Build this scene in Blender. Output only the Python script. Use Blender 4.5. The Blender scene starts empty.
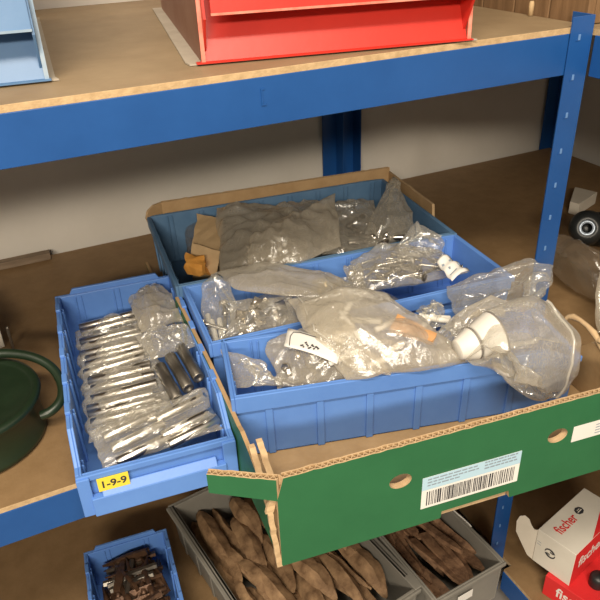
import bpy, bmesh, math, random
from mathutils import Vector, Matrix, noise
random.seed(7)
S = bpy.context.scene
COL = S.collection
R = math.radians
V = Vector

# ------------------------------------------------------------------ camera
F_PX = 684.2
PITCH, YAW, ROLL = R(30.39), R(24.41), R(-2.31)
EYE = V((0, -0.6525, 0.5873))
fwd = V((math.sin(YAW)*math.cos(PITCH), math.cos(YAW)*math.cos(PITCH), -math.sin(PITCH)))
rgt0 = V((math.cos(YAW), -math.sin(YAW), 0))
up0 = rgt0.cross(fwd)
rgt = rgt0*math.cos(ROLL) + up0*math.sin(ROLL)
upv = -rgt0*math.sin(ROLL) + up0*math.cos(ROLL)
cam_data = bpy.data.cameras.new('camera')
cam_data.sensor_width = 36.0
cam_data.sensor_fit = 'HORIZONTAL'
cam_data.lens = F_PX/600*36
cam_data.clip_start = 0.02
cam = bpy.data.objects.new('camera', cam_data)
COL.objects.link(cam)
cam.matrix_world = Matrix((
    (rgt.x, upv.x, -fwd.x, EYE.x), (rgt.y, upv.y, -fwd.y, EYE.y),
    (rgt.z, upv.z, -fwd.z, EYE.z), (0, 0, 0, 1)))
S.camera = cam

def at(px, py, z):
    """point of the photo at height z above the middle shelf"""
    d = fwd + rgt*((px-300)/F_PX) - upv*((py-300)/F_PX)
    t = (z-EYE.z)/d.z
    return EYE + d*t

# ------------------------------------------------------------------ materials
def new_mat(name):
    m = bpy.data.materials.new(name)
    m.use_nodes = True
    nt = m.node_tree
    for n in list(nt.nodes):
        nt.nodes.remove(n)
    return m, nt, nt.nodes.new, nt.links.new

def pbr(name, c1, c2=None, scale=20, rough=0.5, metal=0.0, bump=0.0, bscale=60, detail=6, stretch=None, spec=0.5, lo=0.35, hi=0.65, coat=0):
    m, nt, N, Lk = new_mat(name)
    out = N('ShaderNodeOutputMaterial')
    b = N('ShaderNodeBsdfPrincipled')
    Lk(b.outputs[0], out.inputs[0])
    b.inputs['Roughness'].default_value = rough
    b.inputs['Metallic'].default_value = metal
    b.inputs['Specular IOR Level'].default_value = spec
    if coat:
        b.inputs['Coat Weight'].default_value = coat
    tc = N('ShaderNodeTexCoord')
    mp = N('ShaderNodeMapping')
    Lk(tc.outputs['Object'], mp.inputs[0])
    if stretch:
        mp.inputs['Scale'].default_value = stretch
    if c2:
        nz = N('ShaderNodeTexNoise')
        nz.inputs['Scale'].default_value = scale
        nz.inputs['Detail'].default_value = detail
        nz.inputs['Roughness'].default_value = 0.65
        Lk(mp.outputs[0], nz.inputs['Vector'])
        rp = N('ShaderNodeValToRGB')
        rp.color_ramp.elements[0].position = lo
        rp.color_ramp.elements[1].position = hi
        rp.color_ramp.elements[0].color = (*c1, 1)
        rp.color_ramp.elements[1].color = (*c2, 1)
        Lk(nz.outputs['Fac'], rp.inputs[0])
        Lk(rp.outputs[0], b.inputs['Base Color'])
    else:
        b.inputs['Base Color'].default_value = (*c1, 1)
    if bump:
        n2 = N('ShaderNodeTexNoise')
        n2.inputs['Scale'].default_value = bscale
        n2.inputs['Detail'].default_value = 4
        Lk(mp.outputs[0], n2.inputs['Vector'])
        bp = N('ShaderNodeBump')
        bp.inputs['Strength'].default_value = bump
        bp.inputs['Distance'].default_value = 0.002
        Lk(n2.outputs['Fac'], bp.inputs['Height'])
        Lk(bp.outputs[0], b.inputs['Normal'])
    return m

def film(name, milk, col, rough=0.16, edge=0.45, bump=0.35):
    m, nt, N, Lk = new_mat(name)
    out = N('ShaderNodeOutputMaterial')
    tr = N('ShaderNodeBsdfTransparent'); tr.inputs[0].default_value = (0.95, 0.95, 0.94, 1)
    di = N('ShaderNodeBsdfDiffuse'); di.inputs[0].default_value = (*col, 1)
    tl = N('ShaderNodeBsdfTranslucent'); tl.inputs[0].default_value = (*col, 1)
    gl = N('ShaderNodeBsdfGlossy'); gl.inputs[0].default_value = (1, 1, 1, 1)
    gl.inputs['Roughness'].default_value = rough
    tc = N('ShaderNodeTexCoord')
    nz = N('ShaderNodeTexNoise'); nz.inputs['Scale'].default_value = 55; nz.inputs['Detail'].default_value = 5
    nz.inputs['Distortion'].default_value = 1.2
    Lk(tc.outputs['Object'], nz.inputs['Vector'])
    bp = N('ShaderNodeBump'); bp.inputs['Strength'].default_value = bump; bp.inputs['Distance'].default_value = 0.004
    Lk(nz.outputs['Fac'], bp.inputs['Height'])
    Lk(bp.outputs[0], gl.inputs['Normal'])
    Lk(bp.outputs[0], di.inputs['Normal'])
    m1 = N('ShaderNodeMixShader'); m1.inputs[0].default_value = 0.45
    Lk(di.outputs[0], m1.inputs[1]); Lk(tl.outputs[0], m1.inputs[2])
    lw = N('ShaderNodeLayerWeight'); lw.inputs['Blend'].default_value = 0.5
    Lk(bp.outputs[0], lw.inputs['Normal'])
    mm = N('ShaderNodeMapRange')
    mm.inputs['To Min'].default_value = milk
    mm.inputs['To Max'].default_value = min(1, milk+edge)
    Lk(lw.outputs['Facing'], mm.inputs['Value'])
    # stress-whitened crease lines in the film
    n3 = N('ShaderNodeTexNoise'); n3.inputs['Scale'].default_value = 38; n3.inputs['Detail'].default_value = 2.5; n3.inputs['Distortion'].default_value = 0.8
    Lk(tc.outputs['Object'], n3.inputs['Vector'])
    sb_ = N('ShaderNodeMath'); sb_.operation = 'SUBTRACT'; sb_.inputs[1].default_value = 0.5
    Lk(n3.outputs['Fac'], sb_.inputs[0])
    ab = N('ShaderNodeMath'); ab.operation = 'ABSOLUTE'; Lk(sb_.outputs[0], ab.inputs[0])
    mr = N('ShaderNodeMapRange'); mr.inputs['From Min'].default_value = 0.0; mr.inputs['From Max'].default_value = 0.018
    mr.inputs['To Min'].default_value = 0.10; mr.inputs['To Max'].default_value = 0.0
    Lk(ab.outputs[0], mr.inputs['Value'])
    ad = N('ShaderNodeMath'); ad.operation = 'ADD'; ad.use_clamp = True
    Lk(mm.outputs[0], ad.inputs[0]); Lk(mr.outputs[0], ad.inputs[1])
    m2 = N('ShaderNodeMixShader')
    Lk(ad.outputs[0], m2.inputs[0]); Lk(tr.outputs[0], m2.inputs[1]); Lk(m1.outputs[0], m2.inputs[2])
    pw = N('ShaderNodeMath'); pw.operation = 'POWER'; pw.inputs[1].default_value = 4.0
    Lk(lw.outputs['Facing'], pw.inputs[0])
    mu = N('ShaderNodeMath'); mu.operation = 'MULTIPLY_ADD'; mu.inputs[1].default_value = 0.70; mu.inputs[2].default_value = 0.11; mu.use_clamp = True
    Lk(pw.outputs[0], mu.inputs[0])
    m3 = N('ShaderNodeMixShader')
    Lk(mu.outputs[0], m3.inputs[0]); Lk(m2.outputs[0], m3.inputs[1]); Lk(gl.outputs[0], m3.inputs[2])
    Lk(m3.outputs[0], out.inputs[0])
    return m

M = {}
M['wall'] = pbr('wall_paint', (0.62, 0.58, 0.52), (0.68, 0.64, 0.58), scale=4, rough=0.8, bump=0.1, bscale=120)
M['floor'] = pbr('floor_concrete', (0.20, 0.18, 0.16), (0.28, 0.26, 0.23), scale=9, rough=0.85)
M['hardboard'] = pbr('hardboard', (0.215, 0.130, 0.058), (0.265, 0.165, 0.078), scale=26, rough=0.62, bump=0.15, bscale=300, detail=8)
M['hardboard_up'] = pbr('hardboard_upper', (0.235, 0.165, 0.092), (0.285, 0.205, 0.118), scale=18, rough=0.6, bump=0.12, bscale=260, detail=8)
M['board_edge'] = pbr('board_edge', (0.40, 0.27, 0.14), (0.54, 0.38, 0.21), scale=90, rough=0.85, bump=0.3, bscale=400)
M['blue_steel'] = pbr('blue_painted_steel', (0.010, 0.068, 0.245), (0.013, 0.080, 0.28), scale=12, rough=0.36, bump=0.05, bscale=200)
M['worn_blue'] = pbr('worn_blue_steel', (0.12, 0.24, 0.48), rough=0.4)
M['bare_steel'] = pbr('bare_steel', (0.45, 0.52, 0.62), rough=0.4, metal=0.5)
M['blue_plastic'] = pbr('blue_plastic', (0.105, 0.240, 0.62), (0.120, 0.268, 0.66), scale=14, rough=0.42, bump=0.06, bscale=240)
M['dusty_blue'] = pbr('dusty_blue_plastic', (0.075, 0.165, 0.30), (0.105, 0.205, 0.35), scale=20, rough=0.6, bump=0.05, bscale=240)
M['grey_plastic'] = pbr('grey_plastic', (0.205, 0.195, 0.170), (0.245, 0.230, 0.20), scale=18, rough=0.5, bump=0.05, bscale=200)
M['card'] = pbr('brown_cardboard', (0.38, 0.24, 0.115), (0.45, 0.295, 0.15), scale=30, rough=0.85, bump=0.15, bscale=150, stretch=(1, 1, 0.3))
M['card_raw'] = pbr('raw_cardboard_edge', (0.44, 0.30, 0.165), (0.56, 0.40, 0.23), scale=80, rough=0.9, bump=0.3, bscale=220)
M['green_card'] = pbr('green_printed_cardboard', (0.017, 0.118, 0.044), (0.022, 0.138, 0.052), scale=10, rough=0.5, bump=0.06, bscale=90)
M['paper'] = pbr('white_paper', (0.72, 0.70, 0.66), (0.78, 0.76, 0.72), scale=12, rough=0.7)
M['paper_blue'] = pbr('light_blue_print', (0.42, 0.60, 0.72), rough=0.7)
M['ink'] = pbr('black_ink', (0.03, 0.03, 0.035), rough=0.7)
M['ink_grey'] = pbr('grey_ink', (0.25, 0.30, 0.36), rough=0.7)
M['ink_red'] = pbr('red_ink', (0.62, 0.03, 0.03), rough=0.6)
M['yellow'] = pbr('yellow_label', (0.78, 0.62, 0.05), rough=0.6)
M['red_box'] = pbr('red_box_plastic', (0.50, 0.022, 0.013), (0.56, 0.028, 0.016), scale=12, rough=0.4, bump=0.05, bscale=100)
M['red_edge'] = pbr('worn_red_edge', (0.72, 0.16, 0.11), (0.75, 0.30, 0.22), scale=40, rough=0.6)
M['bluebox'] = pbr('light_blue_box_plastic', (0.075, 0.165, 0.325), (0.095, 0.195, 0.365), scale=12, rough=0.42, bump=0.05, bscale=100)
M['bluebox_edge'] = pbr('worn_blue_edge', (0.24, 0.34, 0.46), (0.34, 0.42, 0.50), scale=40, rough=0.6)
M['side_brown'] = pbr('brown_red_side', (0.20, 0.075, 0.045), (0.26, 0.13, 0.085), scale=9, rough=0.5)  # red bin's side walls: darker and browner than its front
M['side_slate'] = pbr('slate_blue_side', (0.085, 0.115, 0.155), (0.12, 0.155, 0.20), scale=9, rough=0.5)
M['translucent_lip'] = pbr('dusty_flange', (0.36, 0.31, 0.25), (0.44, 0.39, 0.32), scale=20, rough=0.6)
M['steel'] = pbr('bright_steel', (0.66, 0.62, 0.56), (0.78, 0.74, 0.68), scale=30, rough=0.28, metal=1.0, stretch=(1, 1, 1))
M['dark_steel'] = pbr('dark_steel', (0.22, 0.20, 0.17), (0.34, 0.31, 0.27), scale=40, rough=0.35, metal=0.9)
M['brass'] = pbr('brass', (0.55, 0.40, 0.16), (0.68, 0.52, 0.24), scale=40, rough=0.3, metal=0.9)
M['rust'] = pbr('rusty_steel', (0.12, 0.062, 0.028), (0.46, 0.29, 0.155), scale=38, rough=0.75, metal=0.1, bump=0.35, bscale=140, detail=9, lo=0.3, hi=0.7)
M['rust_dark'] = pbr('dark_rusty_steel', (0.050, 0.026, 0.016), (0.155, 0.082, 0.045), scale=60, rough=0.45, metal=0.5, bump=0.4, bscale=200, detail=8)
M['rust_red'] = pbr('reddish_rusty_steel', (0.12, 0.062, 0.035), (0.40, 0.235, 0.135), scale=45, rough=0.62, metal=0.2, bump=0.4, bscale=200, detail=8)
M['can_green'] = pbr('dark_green_enamel', (0.009, 0.019, 0.009), (0.013, 0.027, 0.013), scale=14, rough=0.36, bump=0.05)
M['white_plastic'] = pbr('white_plastic', (0.74, 0.71, 0.64), (0.78, 0.75, 0.69), scale=20, rough=0.45)
M['grey_rubber'] = pbr('grey_gasket', (0.22, 0.20, 0.18), rough=0.6)
M['black_plastic'] = pbr('black_plastic', (0.012, 0.014, 0.015), rough=0.4)
M['tan_paper'] = pbr('tan_kraft_paper', (0.46, 0.32, 0.17), (0.55, 0.39, 0.22), scale=25, rough=0.8, bump=0.3, bscale=90)
M['orange'] = pbr('orange_paper', (0.66, 0.29, 0.05), (0.74, 0.36, 0.08), scale=30, rough=0.7, bump=0.3, bscale=80)
M['orange_plastic'] = pbr('pale_orange_plastic', (0.58, 0.30, 0.12), (0.66, 0.36, 0.16), scale=40, rough=0.6)
M['wood'] = pbr('brown_wood', (0.15, 0.082, 0.036), (0.235, 0.135, 0.065), scale=14, rough=0.7, bump=0.2, bscale=60, stretch=(6, 6, 0.6))
M['old_wood'] = pbr('grey_brown_wood', (0.17, 0.12, 0.08), (0.25, 0.185, 0.125), scale=20, rough=0.8, bump=0.2, stretch=(0.5, 5, 5))
M['grubby_white'] = pbr('off_white_cardboard', (0.55, 0.50, 0.42), (0.62, 0.57, 0.49), scale=14, rough=0.8)
M['fixing_white'] = pbr('white_printed_carton', (0.66, 0.62, 0.54), (0.71, 0.67, 0.59), scale=18, rough=0.65)
M['fixing_red'] = pbr('red_printed_carton', (0.64, 0.022, 0.026), (0.68, 0.030, 0.032), scale=12, rough=0.5)
M['film'] = film('clear_plastic_film', 0.13, (0.92, 0.86, 0.74), rough=0.15, edge=0.5, bump=0.6)
M['film_clear'] = film('very_clear_plastic_film', 0.08, (0.92, 0.89, 0.81), rough=0.12, edge=0.4, bump=0.6)
M['film_milk'] = film('milky_plastic_film', 0.28, (0.90, 0.82, 0.68), rough=0.2, edge=0.45, bump=0.7)
M['film_grey'] = film('grey_plastic_film', 0.28, (0.84, 0.76, 0.62), rough=0.18, edge=0.42, bump=0.7)
M['film_dark'] = film('smoky_plastic_film', 0.20, (0.42, 0.33, 0.24), rough=0.25, edge=0.3)
M['seal'] = film('thick_seal_film', 0.55, (0.9, 0.86, 0.77), rough=0.2, edge=0.3)

# ------------------------------------------------------------------ mesh helpers
class MB:
    def __init__(s):
        s.v = []; s.f = []; s.sm = []; s.mi = []
    def add(s, vs, fs, smooth=False, mi=0, mat=None):
        o = len(s.v)
        for p in vs:
            p = V(p)
            s.v.append(mat @ p if mat is not None else p)
        for k, f in enumerate(fs):
            s.f.append([i+o for i in f]); s.sm.append(smooth)
            s.mi.append(mi[k] if isinstance(mi, (list, tuple)) else mi)
        return s
    def box(s, x0, x1, y0, y1, z0, z1, mi=0, mat=None):
        vs = [(x0,y0,z0),(x1,y0,z0),(x1,y1,z0),(x0,y1,z0),(x0,y0,z1),(x1,y0,z1),(x1,y1,z1),(x0,y1,z1)]
        # faces: -z +z -y +x +y -x
        fs = [(0,3,2,1),(4,5,6,7),(0,1,5,4),(1,2,6,5),(2,3,7,6),(3,0,4,7)]
        return s.add(vs, fs, False, mi, mat)
    def prism(s, poly, a, b, axis='y', mi=0, mat=None):
        """poly of (p,q); axis y: (x,z) extruded a..b in y; z: (x,y) in z; x: (y,z) in x"""
        def mk(p, q, t):
            return {'y': (p, t, q), 'z': (p, q, t), 'x': (t, p, q)}[axis]
        n = len(poly)
        vs = [mk(p, q, a) for p, q in poly] + [mk(p, q, b) for p, q in poly]
        fs = [tuple(range(n))[::-1], tuple(range(n, 2*n))]
        fs += [(i, (i+1) % n, n+(i+1) % n, n+i) for i in range(n)]
        return s.add(vs, fs, False, mi, mat)
    def lathe(s, prof, seg=32, mat=None, smooth=True, mi=0, caps=True):
        vs = []; fs = []
        for r, z in prof:
            for k in range(seg):
                a = 2*math.pi*k/seg
                vs.append((r*math.cos(a), r*math.sin(a), z))
        for i in range(len(prof)-1):
            for k in range(seg):
                fs.append((i*seg+k, i*seg+(k+1) % seg, (i+1)*seg+(k+1) % seg, (i+1)*seg+k))
        s.add(vs, fs, smooth, mi, mat)
        if caps:
            for i, rev in ((0, True), (len(prof)-1, False)):
                if prof[i][0] > 1e-6:
                    ring = [vs[i*seg+k] for k in range(seg)]
                    s.add(ring, [tuple(range(seg))[::-1] if rev else tuple(range(seg))], False, mi, mat)
        return s
    def tube(s, pts, r, seg=10, mi=0, mat=None, closed=False):
        pts = [V(p) for p in pts]
        n = len(pts)
        rr = r if isinstance(r, (list, tuple)) else [r]*n
        vs = []; fs = []
        up = V((0, 0, 1)); prev = None
        for i in range(n):
            a = pts[i-1] if (i > 0 or closed) else pts[i]
            b = pts[(i+1) % n] if (i < n-1 or closed) else pts[i]
            t = (b-a).normalized()
            if prev is None:
                ref = up if abs(t.z) < 0.9 else V((1, 0, 0))
                nx = t.cross(ref).normalized()
            else:
                nx = (prev - t*prev.dot(t)).normalized()
            prev = nx
            ny = t.cross(nx)
            for k in range(seg):
                q = 2*math.pi*k/seg
                vs.append(pts[i] + (nx*math.cos(q)+ny*math.sin(q))*rr[i])
        m = n if closed else n-1
        for i in range(m):
            for k in range(seg):
                j = (i+1) % n
                fs.append((i*seg+k, i*seg+(k+1) % seg, j*seg+(k+1) % seg, j*seg+k))
        s.add(vs, fs, True, mi, mat)
        if not closed:
            s.add(vs[:seg], [tuple(range(seg))[::-1]], False, mi, mat)
            s.add(vs[-seg:], [tuple(range(seg))], False, mi, mat)
        return s
    def mesh(s, name):
        me = bpy.data.meshes.new(name)
        me.from_pydata([tuple(v) for v in s.v], [], s.f)
        for p, sm, mi in zip(me.polygons, s.sm, s.mi):
            p.use_smooth = sm; p.material_index = mi
        bm = bmesh.new(); bm.from_mesh(me)
        bmesh.ops.recalc_face_normals(bm, faces=bm.faces)
        bm.to_mesh(me); bm.free()
        return me
    def build(s, name, mats, parent=None, bevel=0, loc=None, rotz=0, center=False, segs=2):
        if center:
            c = V((sum(v.x for v in s.v), sum(v.y for v in s.v), 0))/len(s.v)
            c.z = min(v.z for v in s.v)
            s.v = [v-c for v in s.v]
            loc = c
        o = bpy.data.objects.new(name, s.mesh(name))
        for m in (mats if isinstance(mats, (list, tuple)) else [mats]):
            o.data.materials.append(m)
        COL.objects.link(o)
        if parent: o.parent = parent
        if loc is not None: o.location = loc
        o.rotation_euler.z = rotz
        if bevel:
            md = o.modifiers.new('bevel', 'BEVEL'); md.width = bevel; md.segments = segs
            md.limit_method = 'ANGLE'; md.angle_limit = R(40)
        return o

def tag(o, label, cat, group=None):
    o['label'] = label; o['category'] = cat
    if group: o['group'] = group
    return o
def struct(o):
    o['kind'] = 'structure'; return o
def empty(name, loc, rotz=0, label=None, cat=None, group=None):
    o = bpy.data.objects.new(name, None)
    COL.objects.link(o); o.location = loc; o.rotation_euler.z = rotz
    o.empty_display_size = 0.02
    if label: tag(o, label, cat, group)
    return o
def copy_thing(src, name=None):
    c = src.copy(); COL.objects.link(c)
    for ch in src.children:
        d = ch.copy(); COL.objects.link(d); d.parent = c
        for g in ch.children:
            e = g.copy(); COL.objects.link(e); e.parent = d
    return c
def frame(x, y, z, xdir):
    """matrix with local x along xdir (xy plane angle in rad)"""
    return Matrix.Translation(V((x, y, z))) @ Matrix.Rotation(xdir, 4, 'Z')
def orient(p, d, roll=0.0):
    """matrix: local z along d at p"""
    q = V(d).normalized().to_track_quat('Z', 'Y')
    return Matrix.Translation(V(p)) @ q.to_matrix().to_4x4() @ Matrix.Rotation(roll, 4, 'Z')

def text_mesh(txt, size, name, mat, parent, mat_local, extrude=0.0001, bold=0.0, sx=1.0):
    cu = bpy.data.curves.new(name, 'FONT')
    cu.body = txt; cu.size = size; cu.extrude = extrude; cu.align_x = 'CENTER'; cu.align_y = 'CENTER'
    cu.offset = bold
    tmp = bpy.data.objects.new(name+'_t', cu)
    me = bpy.data.meshes.new_from_object(tmp)
    me.name = name
    bpy.data.objects.remove(tmp); bpy.data.curves.remove(cu)
    o = bpy.data.objects.new(name, me); COL.objects.link(o)
    me.materials.clear(); me.materials.append(mat)
    o.parent = parent
    o.matrix_local = mat_local @ Matrix.Diagonal((sx, 1, 1, 1))
    return o

# ------------------------------------------------------------------ setting
UP = 0.4417          # top of the upper front beam
LOW = -0.53          # top of the lower board
BK = 0.655           # back edge of the boards
wb = struct(MB().box(-1.6, 1.42, 0.67, 0.70, -0.62, 1.9).build('wall_back', M['wall']))
wr = struct(MB().box(1.36, 1.42, -1.3, 0.67, -0.62, 1.9).build('wall_right', M['wall']))
fl = struct(MB().box(-2.2, 1.42, -2.6, 0.70, -0.66, -0.62).build('floor', M['floor']))

# ------------------------------------------------------------------ shelving racks
PW, BH = 0.0355, 0.049
def beam_x(name, x0, x1, y0, ztop, parent, mat=M['blue_steel'], sgn=1):
    b = MB()
    pr = [(y0, ztop-BH), (y0, ztop), (y0+sgn*0.003, ztop), (y0+sgn*0.003, ztop-0.012), (y0+sgn*0.03, ztop-0.012),
          (y0+sgn*0.03, ztop-0.014), (y0+sgn*0.003, ztop-0.014), (y0+sgn*0.003, ztop-BH+0.002), (y0+sgn*0.012, ztop-BH+0.002), (y0+sgn*0.012, ztop-BH)]
    b.prism(pr, x0, x1, 'x')
    return b.build(name, mat, parent, bevel=0.0007)
def beam_y(name, y0, y1, x0, ztop, parent, sgn=1):
    b = MB()
    pr = [(x0, ztop-BH), (x0, ztop), (x0+sgn*0.003, ztop), (x0+sgn*0.003, ztop-0.012), (x0+sgn*0.03, ztop-0.012),
          (x0+sgn*0.03, ztop-0.014), (x0+sgn*0.003, ztop-0.014), (x0+sgn*0.003, ztop-BH+0.002), (x0+sgn*0.012, ztop-BH+0.002), (x0+sgn*0.012, ztop-BH)]
    b.prism(pr, y0, y1, 'y')
    return b.build(name, M['blue_steel'], parent, bevel=0.0007)
def post(name, x, y, sx, sy, z1, parent, tabs=True):
    """L section: outer corner at (x,y), flanges towards sx, sy"""
    b = MB()
    def bx(xa, xb, ya, yb, za, zb, mi=0):
        b.box(min(xa, xb), max(xa, xb), min(ya, yb), max(ya, yb), za, zb, mi)
    bx(x, x+sx*PW, y, y+sy*0.002, -0.62, z1)
    bx(x, x+sx*0.002, y+sy*0.002, y+sy*PW, -0.62, z1)
    if tabs:
        z = z1-0.024
        xm = x+sx*PW*0.62
        while z > -0.6:
            # punched teardrop slot lip standing off the flange
            b.box(xm-0.0016, xm+0.0016, y-sy*0.0014, y, z-0.0035, z+0.0035, 1)
            b.box(xm-0.0045, xm-0.0016, y-sy*0.0007, y, z-0.0045, z-0.002, 0)
            z -= 0.0475
    return b.build(name, [M['blue_steel'], M['worn_blue']], parent, bevel=0.0005)
rack = empty('shelving_rack', (0, 0, -0.62), 0, 'blue painted steel rack with brown boards carrying the green box and red bin', 'shelving')
def rk(o):  # child coordinates are given in world space, the root sits at z -0.62
    for ch in o.children:
        ch.location.z += 0.62
    return o
X0, X1 = -0.80, 0.704
post('post', X1, -0.0025, -1, 1, UP+0.012, rack)
post('post', X0, -0.0025, 1, 1, UP+0.012, rack)
post('post', X1-0.004, BK+0.005, -1, -1, UP+0.012, rack, tabs=False)
post('post', X0, BK+0.005, 1, -1, UP+0.012, rack, tabs=False)
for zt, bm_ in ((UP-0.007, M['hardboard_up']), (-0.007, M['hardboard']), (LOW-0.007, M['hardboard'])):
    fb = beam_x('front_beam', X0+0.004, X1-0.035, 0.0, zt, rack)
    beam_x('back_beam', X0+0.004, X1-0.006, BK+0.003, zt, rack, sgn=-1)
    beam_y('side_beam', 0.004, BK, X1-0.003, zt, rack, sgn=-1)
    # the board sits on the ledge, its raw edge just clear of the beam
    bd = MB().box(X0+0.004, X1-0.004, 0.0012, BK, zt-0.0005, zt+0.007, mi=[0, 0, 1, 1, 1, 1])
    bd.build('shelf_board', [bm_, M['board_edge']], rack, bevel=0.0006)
    if zt > 0.2:
        t = MB()
        t.box(0.262, 0.2635, -0.0012, 0, zt-0.026, zt-0.012).box(0.262, 0.267, -0.0012, 0, zt-0.028, zt-0.0262)
        t.box(0.262, 0.266, -0.0010, 0, zt-0.0125, zt-0.011)
        t.build('punched_clip', M['blue_steel'], fb)
rk(rack)
# the corner rack stands at right angles along the right wall
cr = empty('shelving_rack', (0, 0, -0.62), 0, 'blue corner rack at right angles along the right wall, carrying red fixing cartons', 'shelving')
CX0, CX1, CY0 = 0.7065, 1.335, -0.72
post('post', CX0+0.036, BK+0.005, -1, -1, UP+0.012, cr, tabs=False)
post('post', CX1, BK+0.005, -1, -1, UP+0.012, cr, tabs=False)
post('post', CX1, CY0, -1, 1, UP+0.012, cr, tabs=False)
post('post', CX0, CY0, 1, 1, UP+0.012, cr, tabs=False)
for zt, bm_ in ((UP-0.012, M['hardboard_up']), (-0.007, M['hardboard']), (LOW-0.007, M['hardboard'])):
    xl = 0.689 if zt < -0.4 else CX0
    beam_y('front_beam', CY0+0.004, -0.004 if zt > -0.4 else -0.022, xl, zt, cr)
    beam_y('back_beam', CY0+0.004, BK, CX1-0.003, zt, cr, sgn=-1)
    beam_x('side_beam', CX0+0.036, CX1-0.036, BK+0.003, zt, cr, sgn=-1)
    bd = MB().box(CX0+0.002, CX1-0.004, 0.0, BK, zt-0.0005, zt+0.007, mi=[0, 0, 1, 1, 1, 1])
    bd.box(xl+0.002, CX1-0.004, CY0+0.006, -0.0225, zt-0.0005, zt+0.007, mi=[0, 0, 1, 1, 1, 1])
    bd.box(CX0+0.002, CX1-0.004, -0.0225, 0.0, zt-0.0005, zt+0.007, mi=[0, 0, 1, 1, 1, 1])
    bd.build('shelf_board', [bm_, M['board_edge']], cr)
rk(cr)

# ------------------------------------------------------------------ plastic trays
def tray_body(L, W, H, Hf, hop=0.055, wall=0.0028, taper=0.05, pitch=0.054, lugs=False, backstep=False, lip=0.021, slots=True):
    """long axis x from the closed back (x=0) to the hopper front (x=L); W along y; returns MB"""
    b = MB()
    prof = [(0, 0), (L, 0), (L, Hf), (L-hop*0.25, Hf+0.001), (L-hop, H), (0, H)]
    lipp = [(0, H), (L-hop, H), (L-hop*0.25, Hf+0.001), (L, Hf), (L, Hf-lip), (L-hop*0.25, Hf-lip+0.001), (L-hop, H-lip), (0, H-lip)]
    b.box(0, L, 0, W, 0, 0.003)
    b.prism(prof, 0, wall, 'y'); b.prism(prof, W-wall, W, 'y')
    b.prism(lipp, -0.0045, 0, 'y'); b.prism(lipp, W, W+0.0045, 'y')
    b.box(0, wall, wall, W-wall, 0.003, H)
    b.box(-0.0045, 0, -0.0045, W+0.0045, H-lip, H)
    b.box(L-wall, L, wall, W-wall, 0.003, Hf)
    b.box(L, L+0.0045, -0.0045, W+0.0045, Hf-0.008, Hf)
    n = max(2, int(L/pitch))
    for k in range(n):
        x = L*(k+0.62)/n
        zt = H-lip if x < L-hop else Hf-lip
        zi = (H if x < L-hop else Hf)-0.003
        for (ya, yb) in ((-0.0028, 0), (W, W+0.0028)):
            b.box(x-0.0045, x+0.0045, ya, yb, 0, zt)
        if slots:
            for dx in (-0.0042, 0.0042):
                for (ya, yb) in ((wall, wall+0.003), (W-wall-0.003, W-wall)):
                    b.box(x+dx-0.0011, x+dx+0.0011, ya, yb, 0.003, zi)
        if lugs and x < L-hop:
            for (ya, yb) in ((-0.0045, 0.002), (W-0.002, W+0.0045)):
                b.box(x-0.010, x+0.010, ya, yb, H, H+0.0045)
    nb = max(2, int(W/pitch))
    for k in range(nb):
        y = W*(k+0.5)/nb
        b.box(-0.0028, 0, y-0.0045, y+0.0045, 0, H-lip)
        if slots:
            for dy in (-0.0042, 0.0042):
                b.box(wall, wall+0.002, y+dy-0.0011, y+dy+0.0011, 0.003, H-0.003)
    if backstep:
        b.prism([(W*0.10, H), (W*0.90, H), (W*0.87, H+0.009), (W*0.13, H+0.009)], -0.004, 0.001, 'x')
    c = V((L/2, W/2, 0))
    for v in b.v:
        k = 1-taper*(1-max(0, min(1, v.z/H)))*0.6
        v.x = c.x+(v.x-c.x)*(1-(1-k)*W/L); v.y = c.y+(v.y-c.y)*k
    return b

# --- the tray with the yellow label, left on the middle shelf
LTL, LTW, LTH, LTF = 0.368, 0.170, 0.083, 0.056
lt_ang = R(-96.0)
LT = frame(0.0395, 0.314, 0.0005, lt_ang)
lt_o = tray_body(LTL, LTW, LTH, LTF, hop=0.05, lugs=True, backstep=True, taper=0.04)
# front: stepped face with label holder ledge
lt_o.box(LTL, LTL+0.010, 0.008, LTW-0.010, 0.0, 0.026)
lt_o.prism([(LTL+0.0, 0.026), (LTL+0.010, 0.026), (LTL+0.002, 0.034), (LTL, 0.034)], 0.020, LTW-0.02, 'y')
lt_o.box(LTL, LTL+0.0065, -0.004, 0.010, 0.0, LTF-0.002).box(LTL, LTL+0.0065, LTW-0.012, LTW+0.004, 0.0, LTF-0.002)
lt = lt_o.build('storage_tray', M['blue_plastic'], None, bevel=0.001, loc=LT.translation, rotz=lt_ang)
tag(lt, 'blue plastic tray with yellow number label, full of bagged steel sleeves', 'tray')
lab = MB().box(LTL+0.0042, LTL+0.0056, 0.017, 0.051, 0.0310, 0.0490).build('number_label', M['yellow'], lt)
lab['label'] = 'yellow label reading 1-9-9'
text_mesh('1-9-9', 0.0135, 'number_print', M['ink'], lab,
          Matrix.Translation(V((LTL+0.0058, 0.034, 0.0398))) @ Matrix.Rotation(R(90), 4, 'Z') @ Matrix.Rotation(R(90), 4, 'X'), bold=0.0003, sx=1.0)
def ltp(x, y, z):
    return LT @ V((x, y, z))

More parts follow.
